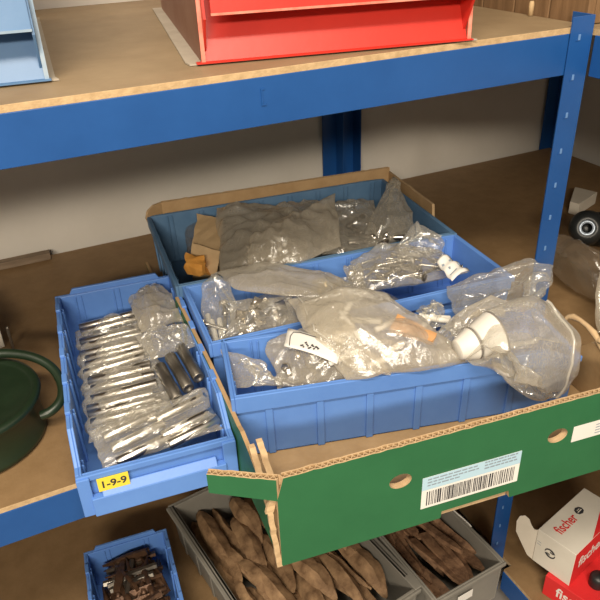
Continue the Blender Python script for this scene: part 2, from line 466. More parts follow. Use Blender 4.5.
# --- the green banana-style carton
BXA = R(-7.0)
BX = frame(0.166, -0.2135, 0.0005, BXA)
BW, BD, BHT, TH = 0.462, 0.738, 0.121, 0.0065
def bxp(x, y, z):
    return BX @ V((x, y, z))
box = empty('cardboard_crate', BX.translation, BXA, 'green printed cardboard crate with barcode label, overhanging the middle shelf', 'cardboard box')
CM = [M['green_card'], M['card'], M['card_raw']]
def flat_panel(outline, holes, name, mats, parent, matl, thick):
    """2D outline (u,v) with round holes, extruded; front (+z) mats[0], back mats[1], rim mats[2]"""
    cu = bpy.data.curves.new(name, 'CURVE'); cu.dimensions = '2D'; cu.fill_mode = 'BOTH'; cu.extrude = thick/2
    def add(pts):
        sp = cu.splines.new('POLY'); sp.points.add(len(pts)-1); sp.use_cyclic_u = True
        for q, (u, v) in zip(sp.points, pts):
            q.co = (u, v, 0, 1)
    add(outline)
    for (u, v, ru, rv) in holes:
        add([(u+ru*math.cos(a*math.pi/14), v+rv*math.sin(a*math.pi/14)) for a in range(28)])
    tmp = bpy.data.objects.new('t', cu)
    me = bpy.data.meshes.new_from_object(tmp); me.name = name
    bpy.data.objects.remove(tmp); bpy.data.curves.remove(cu)
    me.materials.clear()
    for m in mats: me.materials.append(m)
    for p in me.polygons:
        p.use_smooth = False
        p.material_index = 0 if p.normal.z > 0.7 else 1 if p.normal.z < -0.7 else 2
    o = bpy.data.objects.new(name, me); COL.objects.link(o); o.parent = parent
    o.matrix_local = matl
    return o
def flute(x0, x1, y0, y1, z, depth, name, parent, mat, pitch=0.0062):
    """corrugated core showing between two liners along x, at height z, reaching down by depth"""
    b = MB(); n = int((x1-x0)/pitch*6); t = 0.0007
    lo_, hi_ = [], []
    for k in range(n+1):
        x = x0+(x1-x0)*k/n
        a = (x-x0)/pitch*2*math.pi
        y = (y0+y1)/2+(y1-y0)/2*0.86*math.sin(a)
        zz = z+0.0006*noise.noise(V((x*160, 3.1, 0)))
        lo_.append((x, y, zz))
    vs = []; fs = []
    for (x, y, zz) in lo_:
        vs += [(x, y-t, zz-depth), (x, y+t, zz-depth), (x, y+t, zz), (x, y-t, zz)]
    for k in range(n):
        a = 4*k; c = a+4
        fs += [(a, a+3, c+3, c), (a+3, a+2, c+2, c+3), (a+2, a+1, c+1, c+2)]
    b.add(vs, fs, False)
    return b.build(name, mat, parent)
def wavy(x0, x1, z, n, amp, seed):
    return [(x0+(x1-x0)*k/n, z+amp*noise.noise(V((k*0.9+seed, seed, 0)))) for k in range(n+1)]
# front panel: outer liner (green), core, inner liner (brown)
front = empty('front_panel', (0, 0, 0)); front.parent = box
top_f = wavy(BW, 0.007, BHT, 60, 0.0012, 2.0)
nx0, nx1 = 0.181, 0.264
out_f = [(0.0, 0.001), (nx0-0.001, 0.001), (nx0, 0.011), (nx1, 0.012), (nx1+0.002, 0.001), (BW, 0.001)] + top_f + [(0.0, BHT-0.026)]
holes = [(0.1295, 0.074, 0.0125, 0.0095), (0.3165, 0.0755, 0.0125, 0.0095)]
face_m = Matrix.Translation(V((0, 0, 0))) @ Matrix.Rotation(R(90), 4, 'X')
fo = flat_panel(out_f, holes, 'outer_liner', CM, front, Matrix.Translation(V((0, -TH/2, 0))) @ Matrix.Rotation(R(90), 4, 'X'), 0.0014)
fi = flat_panel([(u+(0.001 if u == 0 else 0), v) for u, v in out_f], holes, 'inner_liner', [M['card'], M['card'], M['card_raw']], front, Matrix.Translation(V((0, TH/2, 0))) @ Matrix.Rotation(R(90), 4, 'X'), 0.0014)
flat_panel([(u, v-(0.011 if v > BHT-0.005 else 0)) for u, v in out_f], holes, 'corrugated_core', [M['card_raw']]*3, front, Matrix.Rotation(R(90), 4, 'X'), TH-0.0016)
flute(0.003, BW, -TH/2+0.0006, TH/2-0.0006, BHT-0.0002, 0.012, 'fluted_edge', front, M['card_raw'])
# turned-out torn flap at the left end of the front panel
flap = empty('corner_flap', (0.001, 0, 0), R(27.5-7)*-1); flap.parent = box
flap.rotation_euler.z = R(-27)
FLEN = 0.066
fo_ = [(-FLEN, BHT-0.028), (0.0, BHT-0.0265)] + [(0.003, BHT-0.001)] + wavy(0.0, -FLEN, BHT, 8, 0.0012, 9.0)
fo_ = [(-FLEN, BHT-0.024), (0.001, BHT-0.0275)] + wavy(0.001, -FLEN, BHT, 9, 0.001, 9.0)
flat_panel(fo_, [], 'outer_liner', CM, flap, Matrix.Translation(V((0, -TH/2, 0))) @ Matrix.Rotation(R(90), 4, 'X'), 0.0014)
flat_panel(fo_, [], 'inner_liner', [M['card'], M['card'], M['card_raw']], flap, Matrix.Translation(V((0, TH/2, 0))) @ Matrix.Rotation(R(90), 4, 'X'), 0.0014)
flute(-FLEN, 0.002, -TH/2+0.0006, TH/2-0.0006, BHT-0.0002, 0.022, 'fluted_edge', flap, M['card_raw'])
# left wall with a torn slanting front edge
lw_out = [(0.010, 0.001), (BD, 0.001), (BD, 0.003), (0.47, 0.004), (0.44, 0.084), (0.25, 0.088), (0.13, 0.080), (0.118, 0.082), (0.092, 0.076), (0.060, 0.064), (0.045, 0.052), (0.022, 0.075), (0.012, 0.070)]
side_m = Matrix.Translation(V((0.0025, 0, 0))) @ Matrix(((0, 0, -1, 0), (1, 0, 0, 0), (0, 1, 0, 0), (0, 0, 0, 1)))
lw = flat_panel(lw_out, [], 'side_panel', [M['green_card'], M['card'], M['card']], box, Matrix.Rotation(R(3.2), 4, 'Z') @ side_m, 0.005)
# torn strips of raw board hanging at the front left corner
def strip(pts, w, name, parent, mat, t=0.004):
    b = MB(); vs = []; fs = []
    for i, p in enumerate(pts):
        p = V(p)
        j = 0.0008*noise.noise(V((i*1.7, 4.2, 0)))
        vs += [p+V((-w/2+j, -t/2, 0)), p+V((w/2+j, -t/2, 0)), p+V((w/2+j, t/2, 0)), p+V((-w/2+j, t/2, 0))]
    for i in range(len(pts)-1):
        a = 4*i
        for k in range(4):
            fs.append((a+k, a+(k+1) % 4, a+4+(k+1) % 4, a+4+k))
    fs += [(0, 3, 2, 1), tuple(range(len(vs)-4, len(vs)))]
    b.add(vs, fs, False)
    return b.build(name, mat, parent)
def lerp_pts(a, b, n, wob=0.0012, seed=0):
    a, b = V(a), V(b)
    return [a.lerp(b, k/n)+V((wob*noise.noise(V((k*.8, seed, 1))), wob*noise.noise(V((k*.8, seed, 7))), 0)) for k in range(n+1)]
strip(lerp_pts((-0.002, -0.002, 0.001), (-0.007, 0.004, 0.078), 12, seed=1), 0.0055, 'torn_edge', box, M['card_raw'])
strip(lerp_pts((-0.007, 0.004, 0.074), (-0.001, 0.006, 0.092), 5, seed=2), 0.008, 'torn_edge', box, M['card_raw'])
strip(lerp_pts((-0.004, 0.018, 0.070), (-0.004, 0.074, 0.098), 10, seed=3), 0.0065, 'torn_edge', box, M['card_raw'], t=0.006)
strip(lerp_pts((0.006, 0.014, 0.072), (0.0045, 0.074, 0.103), 10, seed=4), 0.0065, 'torn_edge', box, M['card_raw'], t=0.006)
# right wall, back wall with turned-out ends, bottom
rw_out = [(0.010, 0.001), (BD, 0.001), (BD, 0.118)] + wavy(BD-0.002, 0.55, 0.110, 10, 0.0015, 5.0) + [(0.546, 0.085), (0.52, 0.070), (0.50, 0.048), (0.16, 0.044), (0.12, 0.085), (0.06, 0.092), (0.01, 0.080)]
side_r = Matrix.Translation(V((BW-0.0025, 0, 0))) @ Matrix(((0, 0, 1, 0), (1, 0, 0, 0), (0, 1, 0, 0), (0, 0, 0, 1)))
flat_panel(rw_out, [], 'side_panel', CM, box, side_r, 0.005)
bk_out = [(0.004, 0.001), (BW-0.004, 0.001)] + wavy(BW-0.004, 0.004, 0.119, 60, 0.0012, 11.0)
bk = empty('back_panel', (0, BD-0.004, 0)); bk.parent = box
flat_panel(bk_out, [], 'outer_liner', CM, bk, Matrix.Translation(V((BW, 0.0035, 0))) @ Matrix.Rotation(R(180), 4, 'Z') @ Matrix.Rotation(R(90), 4, 'X'), 0.0014)
flat_panel(bk_out, [], 'inner_liner', [M['card'], M['card'], M['card_raw']], bk, Matrix.Translation(V((0, -0.002, 0))) @ Matrix.Rotation(R(90), 4, 'X'), 0.0014)
flute(0.004, BW-0.004, -0.0012, 0.0028, 0.1188, 0.012, 'fluted_edge', bk, M['card_raw'])
ef = flat_panel([(0, 0.088)] + [(-0.030, 0.078), (-0.037, 0.100), (-0.032, 0.112), (-0.018, 0.119), (0.0, 0.1188)], [], 'corner_flap', [M['card'], M['card'], M['card_raw']], box,
                Matrix.Translation(V((0.004, BD-0.004, 0))) @ Matrix.Rotation(R(30), 4, 'Z') @ Matrix.Rotation(R(90), 4, 'X'), 0.005)
MB().box(0.006, BW-0.006, 0.006, BD-0.006, 0.0, 0.005).build('bottom_panel', M['card'], box)
# raw tab folded in at the notch
tb = MB(); tb.prism([(nx0+0.001, 0.0), (nx1+0.001, 0.0), (nx1, 0.0125), (nx0+0.006, 0.0115)], 0.0015, 0.008, 'y')
tb.build('folded_tab', M['card_raw'], box)
# torn curl at the right corner
curl = MB()
pts = []
for k in range(11):
    a = k/10
    pts.append((BW-0.020+0.02*a, 0.155-0.07*a+0.006*math.sin(a*9), 0.104+0.010*math.sin(a*5)-0.012*a))
curl.tube(pts, [0.003+0.0035*abs(noise.noise(V((k*1.3, 0, 2)))) for k in range(11)], 7)
pts = [(BW-0.008+0.002*k, 0.105-0.010*k, 0.098+0.004*math.sin(k*1.7)-0.002*k) for k in range(7)]
curl.tube(pts, [0.004+0.004*abs(noise.noise(V((k*2.3, 5, 2)))) for k in range(7)], 7)
curl.build('torn_curl', M['card_raw'], box)
# labels
def barcode_label(u0, v0, w, h, sk, parent):
    pf = Matrix.Translation(V((u0, -TH/2-0.0010, v0))) @ Matrix.Rotation(sk, 4, 'Y') @ Matrix.Rotation(R(90), 4, 'X')
    lb = empty('barcode_label', (0, 0, 0)); lb.parent = parent
    lb.matrix_local = pf
    MB().box(0, w, 0, h, 0, 0.0003).build('label_paper', M['paper'], lb)
    MB().box(0, w, h*0.60, h, 0.0003, 0.0005).build('printed_band', M['paper_blue'], lb)
    random.seed(5)
    b = MB(); x = 0.006
    while x < w-0.006:
        t = random.choice((0.0007, 0.0007, 0.0012, 0.0018))
        b.box(x, x+t, h*0.08, h*0.53, 0.0003, 0.0005)
        x += t+random.choice((0.0007, 0.0011, 0.0016))
    b.build('barcode', M['ink'], lb)
    b = MB()
    for row in range(3):
        x = 0.006
        while x < w*(0.55 if row < 2 else 0.35):
            l = random.uniform(0.003, 0.009); b.box(x, x+l, h*0.90-row*0.0042, h*0.90-row*0.0042+0.0018, 0.0005, 0.0006); x += l+0.0012
        x = w*0.62
        while x < w*0.95:
            l = random.uniform(0.002, 0.006); b.box(x, min(x+l, w*0.96), h*0.93-row*0.0042, h*0.93-row*0.0042+0.002, 0.0005, 0.0006); x += l+0.001
    b.build('small_print', M['ink_grey'], lb)
    return lb
barcode_label(0.1545, 0.0245, 0.118, 0.0445, R(0), box)
lb2 = empty('shipping_label', (0, 0, 0)); lb2.parent = box
lb2.matrix_local = Matrix.Translation(V((0.336, -TH/2-0.0010, 0.060))) @ Matrix.Rotation(R(90), 4, 'X')
MB().box(0, 0.075, 0, 0.022, 0, 0.0003).build('label_paper', M['paper'], lb2)
b = MB()
for k in range(4):
    b.box(0.030, 0.070, 0.004+k*0.004, 0.0052+k*0.004, 0.0003, 0.0005)
b.build('small_print', M['ink_grey'], lb2)

# --- three blue trays inside the crate
Z0 = 0.0062
T1A, T2A, T3A = R(-14.3), R(-5.5), R(-6.0)
t1 = tray_body(0.430, 0.116, 0.094, 0.078, hop=0.045, lip=0.023).build('storage_tray', M['blue_plastic'], None, 0.001, (0.1835, -0.056, Z0), T1A)
tag(t1, 'bright blue plastic tray in the crate, nearest its green front', 'tray')
t2 = tray_body(0.452, 0.158, 0.094, 0.092, hop=0.04).build('storage_tray', M['blue_plastic'], None, 0.001, (0.1965, 0.062, Z0), T2A)
tag(t2, 'blue plastic tray in the crate, between the front tray and the dusty one', 'tray')
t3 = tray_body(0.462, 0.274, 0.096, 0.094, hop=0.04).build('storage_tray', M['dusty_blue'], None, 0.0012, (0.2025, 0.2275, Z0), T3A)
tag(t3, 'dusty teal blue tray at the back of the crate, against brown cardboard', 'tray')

# ------------------------------------------------------------------ plastic bags
class Bag:
    jit = 0.0055
    def __init__(s, ctrl, T=0.012, Tb=0.010, amp=0.003, seed=0, res=34, freq=28, power=0.55, pinch=0.0):
        """ctrl: rows of control points (world); rows run along v, columns along u"""
        s.c = [[V(p) for p in r] for r in ctrl]; s.T, s.Tb, s.amp, s.seed, s.res, s.freq, s.power = T, Tb, amp, seed, res, freq, power
    def base(s, u, v):
        nr, nc = len(s.c)-1, len(s.c[0])-1
        fv = min(v*nr, nr-1e-6); fu = min(u*nc, nc-1e-6)
        i, j = int(fv), int(fu); a, b = fu-j, fv-i
        if nc > 1: a = a*a*(3-2*a)*0.5+a*0.5
        if nr > 1: b = b*b*(3-2*b)*0.5+b*0.5
        c = s.c
        p = (c[i][j]*(1-a)+c[i][j+1]*a)*(1-b) + (c[i+1][j]*(1-a)+c[i+1][j+1]*a)*b
        q = V((u*3.1+s.seed, v*3.1, s.seed*0.7)); q2 = V((u*8+s.seed, v*8, s.seed*1.7))
        j1 = V((noise.noise(q), noise.noise(q+V((7, 0, 0))), 0.6*noise.noise(q+V((0, 7, 0)))))
        j2 = V((noise.noise(q2), noise.noise(q2+V((7, 0, 0))), noise.noise(q2+V((0, 7, 0)))))
        return p + j1*s.jit + j2*(s.jit*0.15)
    def normal(s, u, v):
        e = 0.02
        du = s.base(min(1, u+e), v)-s.base(max(0, u-e), v)
        dv = s.base(u, min(1, v+e))-s.base(u, max(0, v-e))
        n = du.cross(dv)
        if n.length < 1e-12: return V((0, 0, 1))
        n.normalize()
        return n if n.z >= 0 else -n
    def wr(s, u, v, side):
        p = s.base(u, v)*s.freq + V((s.seed*7.3, s.seed*3.1, side*11.0))
        w0 = noise.noise(p*0.45+V((2, 8, 1)))
        w1 = (1-min(1, 2.2*abs(noise.noise(p))))**2*1.6
        a = s.seed*1.3
        q = V((p.x*math.cos(a)+p.y*math.sin(a), (-p.x*math.sin(a)+p.y*math.cos(a))*0.22, p.z*0.5))*1.5
        w2 = (1-min(1, 2.4*abs(noise.noise(q+V((5, 5, 5))))))**2*1.6
        a2 = a+1.1
        q2 = V((p.x*math.cos(a2)+p.y*math.sin(a2), (-p.x*math.sin(a2)+p.y*math.cos(a2))*0.25, p.z*0.5))*1.1
        w4 = (1-min(1, 2.6*abs(noise.noise(q2+V((1, 15, 5))))))**2*1.4
        w3 = noise.noise(p*2.6)
        return 1.3*s.amp*(2.0*w0+0.35*w1+0.75*w2+0.75*w4+0.12*w3-0.6)
    def prof(s, u, v):
        e = max(0.0, math.sin(math.pi*u))*max(0.0, math.sin(math.pi*v))
        return e**s.power
    def top(s, u, v, off=0):
        f = s.prof(u, v)
        k = min(1.0, 0.25+f*1.5)
        return s.base(u, v)+s.normal(u, v)*(s.T*f+s.wr(u, v, 0)*k+off)
    def bot(s, u, v):
        f = s.prof(u, v)
        return s.base(u, v)+s.normal(u, v)*(-s.Tb*f-0.0004+s.wr(u, v, 0)*(0.25 if f < .1 else .1))
    def build(s, name, mat, label, cat='plastic bag', group=None, seal=None):
        n = s.res
        m = n if len(s.c) < 3 else int(n*1.2)
        vs, fs = [], []
        for j in range(m+1):
            for i in range(n+1):
                u, v = i/n, j/m
                jx = 0.012*noise.noise(V((u*6, v*6, s.seed)))
                uu = min(1, max(0, u+jx*(1-abs(2*u-1))))
                vs.append(s.top(uu, v))
        o = len(vs)
        for j in range(m+1):
            for i in range(n+1):
                vs.append(s.bot(i/n, j/m))
        def q(i, j): return j*(n+1)+i
        for j in range(m):
            for i in range(n):
                fs.append((q(i, j), q(i+1, j), q(i+1, j+1), q(i, j+1)))
                fs.append((o+q(i, j), o+q(i, j+1), o+q(i+1, j+1), o+q(i+1, j)))
        rim = [q(i, 0) for i in range(n+1)]+[q(n, j) for j in range(1, m+1)]+[q(i, m) for i in range(n-1, -1, -1)]+[q(0, j) for j in range(m-1, 0, -1)]
        for k in range(len(rim)):
            a, b = rim[k], rim[(k+1) % len(rim)]
            fs.append((a, o+a, o+b, b))
        mb = MB().add(vs, fs, True)
        c = sum(mb.v, V())/len(mb.v); c.z = min(p.z for p in mb.v)
        mb.v = [p-c for p in mb.v]
        ob = mb.build(name, mat, None, loc=c)
        ob.modifiers.new('smooth', 'SUBSURF').levels = 1
        ob.modifiers['smooth'].render_levels = 1
        tag(ob, label, cat, group)
        if seal:
            ax, t = seal
            pts = [(s.top(t, k/24, 0.0008) if ax == 'u' else s.top(k/24, t, 0.0008))-c for k in range(1, 24)]
            MB().tube(pts, 0.0013, 6).build('zip_seal', M['seal'], ob)
        return ob

def quad(*p):
    """four photo corners (px,py,z) in order a,b,c,d round the outline -> 2x2 control net"""
    a, b, c, d = [at(*q) for q in p]
    return [[a, b], [d, c]]

# ---- small metal goods that go in the bags
def sleeve_mesh(r=0.0062, L=0.082, ri=0.0036):
    return MB().lathe([(ri, -L/2+0.004), (ri, -L/2), (r-0.0006, -L/2), (r, -L/2+0.0008), (r, L/2-0.0008), (r-0.0006, L/2), (ri, L/2), (ri, L/2-0.004), (0.0001, L/2-0.004)], 20).mesh('steel_sleeve')
def rod_mesh(r, L):
    return MB().lathe([(0.0001, -L/2), (r*0.85, -L/2), (r, -L/2+r*0.2), (r, L/2-r*0.2), (r*0.85, L/2), (0.0001, L/2)], 14).mesh('rod')
def bolt_mesh(r=0.003, L=0.035):
    b = MB()
    b.lathe([(0.0001, 0), (r*0.8, 0), (r, r*0.4)] + [q for k in range(10) for q in ((r, 0.003+k*L*0.07), (r*0.84, 0.003+(k+0.5)*L*0.07))] + [(r, L*0.8), (r, L)], 12)
    b.lathe([(r*1.9, L), (r*2.0, L+r*0.25), (r*2.0, L+r*1.1), (r*1.7, L+r*1.4), (0.0001, L+r*1.4)], 6, smooth=False)
    return b.mesh('bolt')
def screw_mesh(r=0.0019, L=0.034):
    b = MB()
    b.lathe([(0.0001, 0), (r*0.5, r*1.6)] + [q for k in range(11) for q in ((r, r*2+k*L*0.055), (r*0.68, r*2+(k+0.5)*L*0.055))] + [(r*0.7, L*0.75), (r*0.7, L-r*1.4), (r*2.1, L-0.0003), (r*2.1, L), (0.0001, L)], 10)
    return b.mesh('screw')
def nut_mesh(r=0.006, h=0.005):
    return MB().lathe([(r*0.5, 0), (r*0.92, 0), (r, h*0.15), (r, h*0.85), (r*0.92, h), (r*0.5, h), (r*0.5, 0)], 6, smooth=False, caps=False).mesh('hex_nut')
def clip_mesh():
    b = MB(); prs = [(0.0, 0.0), (0.022, 0.0), (0.022, 0.0015), (0.0015, 0.0015), (0.0015, 0.016), (0.0, 0.016)]
    b.prism(prs, 0, 0.014, 'y'); b.lathe([(0.0028, 0.0015), (0.0045, 0.0015), (0.0045, 0.003), (0.0028, 0.003)], 12, Matrix.Translation(V((0.014, 0.007, 0))), caps=False)
    return b.mesh('angle_bracket')
GOODS = {}
def goods(kind, mat):
    k = (kind, mat)
    if k not in GOODS:
        me = {'sleeve': sleeve_mesh, 'bolt': bolt_mesh, 'screw': screw_mesh, 'nut': nut_mesh, 'bracket': clip_mesh,
              'dowel': lambda: rod_mesh(0.004, 0.04), 'pin': lambda: rod_mesh(0.0045, 0.045)}[kind]()
        me.materials.append(M[mat]); GOODS[k] = me
    return GOODS[k]
NAMES = {'sleeve': 'steel_sleeve', 'bolt': 'bolt', 'screw': 'screw', 'nut': 'hex_nut', 'bracket': 'angle_bracket', 'dowel': 'wall_plug', 'pin': 'steel_pin'}
def put(kind, mat, mtx, label, cat, group):
    o = bpy.data.objects.new(NAMES[kind], goods(kind, mat)); COL.objects.link(o)
    o.matrix_world = mtx
    return tag(o, label, cat, group)
def fill(bag, kind, mat, n, label, cat, group, seed, ang=None, spread=0.4, umin=0.14, umax=0.86, vmin=0.16, vmax=0.84, drop=0.0):
    rnd = random.Random(seed)
    for k in range(n):
        u = umin+(umax-umin)*rnd.random(); v = vmin+(vmax-vmin)*rnd.random()
        p = bag.base(u, v)-V((0, 0, drop))
        a = (ang if ang is not None else 0)+rnd.uniform(-spread, spread)*(1 if ang is not None else 8)
        put(kind, mat, orient(p, (math.cos(a), math.sin(a), rnd.uniform(-.25, .25)), rnd.random()*6), label, cat, group)

# ---- bagged sleeves in the yellow-labelled tray
place_words = ['first from the back', 'second from the back', 'third from the back', 'fourth from the back', 'fourth from the front', 'third from the front', 'second from the front']
rnd = random.Random(3)
n_rows = 7
for k in range(n_rows):
    x0 = 0.050+k*0.0355
    tilt = rnd.uniform(-0.006, 0.006)
    zz = 0.050+0.002*k/n_rows
    net = [[ltp(x0-0.004, 0.014, zz-0.006), ltp(x0-0.006+tilt, 0.066, zz+0.004), ltp(x0-0.002+tilt, 0.116, zz+0.008)],
           [ltp(x0+0.040, 0.014, zz-0.010), ltp(x0+0.042+tilt, 0.066, zz+0.000), ltp(x0+0.044+tilt, 0.118, zz+0.004)]]
    bg = Bag(net, T=0.0125, Tb=0.010, amp=0.0030, seed=20+k, res=24, freq=55)
    w = place_words[k]
    bg.build('plastic_bag', M['film'], 'clear bag of sleeves %s of the labelled tray\'s left row' % w, group='bags of sleeves in the labelled tray')
    for j in range(3):
        c = bg.base(0.46+rnd.uniform(-.04, .04), 0.17+0.33*j)+V((0, 0, 0.001))
        d = (LT.to_3x3() @ V((0.10+tilt*6+rnd.uniform(-.05, .05), 1, 0.10)))
        put('sleeve', 'steel', orient(c, d, 0), 'bright steel sleeve in the bag %s of the labelled tray\'s left row' % w, 'metal sleeve', 'steel sleeves in the bag %s' % w)
# three sleeves standing out on the right
for k in range(3):
    c = ltp(0.252-0.014*k, 0.120+0.0165*k, 0.066+0.002*k)
    d = LT.to_3x3() @ V((1, 0.14, -0.10))
    put('sleeve', 'dark_steel' if k < 9 else 'steel', orient(c, d, 0) @ Matrix.Diagonal((1.25, 1.25, 0.85, 1)),
        ['left of the three dark sleeves lying lengthwise with ring ends showing', 'middle one of the three dark sleeves lying lengthwise with ring ends showing', 'right of the three dark sleeves lying lengthwise, against the tray wall'][k], 'metal sleeve', 'loose sleeves on the right of the labelled tray')
Bag([[ltp(0.010, 0.100, 0.064), ltp(0.006, 0.130, 0.080), ltp(0.010, 0.158, 0.074)], [ltp(0.068, 0.104, 0.070), ltp(0.064, 0.130, 0.084), ltp(0.066, 0.162, 0.074)],
     [ltp(0.120, 0.106, 0.066), ltp(0.128, 0.130, 0.074), ltp(0.122, 0.165, 0.066)]], T=0.010, Tb=0.018, amp=0.0042, seed=31, freq=45).build(
    'plastic_bag', M['film_grey'], 'crumpled grey bubble bag in the back right corner of the labelled tray')
Bag([[ltp(0.140, 0.095, 0.074), ltp(0.138, 0.166, 0.076)], [ltp(0.205, 0.104, 0.074), ltp(0.195, 0.169, 0.074)]], T=0.009, Tb=0.008, amp=0.0048, seed=32, freq=70).build(
    'plastic_bag', M['film'], 'crumpled clear bag mouth just behind the three ring-ended sleeves')
bg = Bag([[ltp(0.292, 0.016, 0.052), ltp(0.286, 0.090, 0.062), ltp(0.280, 0.160, 0.066)], [ltp(0.352, 0.026, 0.042), ltp(0.350, 0.095, 0.048), ltp(0.346, 0.166, 0.052)]], T=0.012, Tb=0.014, amp=0.0026, seed=33, freq=36)
bg.build('plastic_bag', M['film'], 'wide clear bag of steel sleeves right behind the yellow number label', seal=None)
for j, (u, v) in enumerate(((.30, .25), (.32, .55), (.34, .84), (.76, .30), (.74, .66), (.76, .90))):
    d = LT.to_3x3() @ V((-0.22, 1, 0.10))
    put('sleeve', 'steel', orient(bg.base(u, v), d, 0) @ Matrix.Diagonal((1, 1, 0.8, 1)), 'bright steel sleeve in the wide bag behind the yellow number label', 'metal sleeve', 'steel sleeves in the front bag of the labelled tray')

# ---- dusty back tray
Bag([[at(182, 214, .07), at(200, 207, .075), at(225, 205, .08)], [at(188, 260, .05), at(210, 250, .06), at(228, 262, .06)]], T=0.01, Tb=0.02, amp=0.003, seed=40).build(
    'plastic_bag', M['film_dark'], 'smoky bag underneath the tan paper bag in the dusty tray')
g3 = dict(u=0)
def addbag(p, mat, label, seed, T=0.012, Tb=0.012, amp=0.0032, freq=28, seal=None, res=36, net=None, power=0.55):
    bgx = Bag(net if net else quad(*p), T=T, Tb=Tb, amp=amp, seed=seed, freq=freq, res=res, power=power)
    bgx.build('plastic_bag', M[mat], label, seal=seal)
    return bgx
# fillers low in the trays
b0 = addbag([(232, 225, .045), (395, 205, .045), (412, 232, .045), (240, 275, .045)], 'film_grey', 'broad grey bag at the bottom of the dusty tray', 41, T=.02, Tb=.03, res=30)
b1 = addbag([(217, 208, .105), (292, 207, .110), (312, 262, .095), (218, 276, .092)], 'film_grey', 'dull grey bag beside the tan paper bag in the dusty tray', 42, T=.016, Tb=.02, amp=.0050, seal=None)
b2 = addbag(None, 'film_milk', 'large shiny milky bag lying diagonally in the dusty tray', 43, T=.022, Tb=.02, amp=.0055, freq=26, res=36,
            net=[[at(246, 246, .105), at(285, 218, .128), at(335, 193, .145)], [at(250, 270, .093), at(300, 262, .104), at(342, 246, .104)]])
b3 = addbag([(322, 206, .118), (374, 200, .122), (378, 250, .090), (322, 256, .088)], 'film', 'clear bag between the diagonal milky bag and the upright pointed bag', 44, T=.012, Tb=.025, amp=.0045)
b4 = addbag(None, 'film', 'upright clear bag twisted to a point at the back right of the crate', 45, T=.012, Tb=.010, amp=.0034,
            net=[[at(390, 184, .150), at(395, 178, .155), at(400, 181, .150)], [at(372, 212, .120), at(391, 208, .125), at(410, 210, .112)], [at(360, 244, .085), at(388, 246, .085), at(415, 234, .085)]])
fill(b3, 'pin', 'dark_steel', 6, 'dark steel pin in the clear bag beside the upright pointed bag', 'metal pin', 'pins in the dusty tray', 6, drop=.01)
fill(b2, 'dowel', 'white_plastic', 6, 'pale plastic plug inside the diagonal milky bag', 'wall plug', 'plugs in the milky bag', 8, drop=.004, umax=.6)
fill(b4, 'pin', 'steel', 5, 'steel pin at the base of the upright pointed bag', 'metal pin', 'pins in the pointed bag', 9, vmin=.75, vmax=.92)
b6 = addbag([(262, 212, .095), (318, 200, .100), (330, 226, .095), (270, 240, .09)], 'film', 'clear bag behind the diagonal milky bag in the dusty tray', 46, T=.014, Tb=.02, amp=.005)
# tan paper bag, orange wrapper
def crumple(vs, fs, name, mat, label, cat, seed, amp, sub=3, loc=None, parent=None):
    mb = MB().add(vs, fs, False)
    c = sum(mb.v, V())/len(mb.v); c.z = min(p.z for p in mb.v)
    mb.v = [p-c for p in mb.v]
    me = mb.mesh(name)
    bm = bmesh.new(); bm.from_mesh(me)
    bmesh.ops.subdivide_edges(bm, edges=bm.edges, cuts=sub, use_grid_fill=True)
    for v in bm.verts:
        p = v.co*55+V((seed*3, seed, 0))
        v.co += V((noise.noise(p), noise.noise(p+V((9, 0, 0))), noise.noise(p+V((0, 9, 0)))))*amp
    bm.to_mesh(me); bm.free()
    o = bpy.data.objects.new(name, me); COL.objects.link(o); me.materials.append(mat)
    o.location = c
    if parent: o.parent = parent; o.location = c
    if label: tag(o, label, cat)
    return o
HEX = [(0, 3, 2, 1), (4, 5, 6, 7), (0, 1, 5, 4), (1, 2, 6, 5), (2, 3, 7, 6), (3, 0, 4, 7)]
pb = crumple([at(193, 280, .030), at(219, 282, .030), at(222, 250, .030), at(196, 248, .030), at(191, 243, .092), at(219, 252, .095), at(224, 218, .112), at(198, 214, .112)],
             HEX, 'paper_bag', M['tan_paper'], 'small crumpled tan paper bag at the left end of the dusty tray', 'paper bag', 3, 0.0035)
fl_ = crumple([at(192, 245, .094)-pb.location, at(218, 253, .098)-pb.location, at(214, 276, .066)-pb.location, at(190, 270, .064)-pb.location,
               at(192, 243, .099)-pb.location, at(220, 251, .102)-pb.location, at(217, 274, .070)-pb.location, at(190, 268, .068)-pb.location], HEX, 'folded_flap', M['tan_paper'], None, None, 5, 0.0015, parent=pb)
crumple([at(187, 274, .062), at(210, 277, .062), at(207, 262, .062), at(187, 262, .062), at(184, 257, .092), at(205, 266, .090), at(203, 258, .094), at(188, 252, .094)],
        HEX, 'paper_wrapper', M['orange'], 'crumpled orange paper wrapper in front of the tan paper bag', 'wrapper', 4, 0.006)

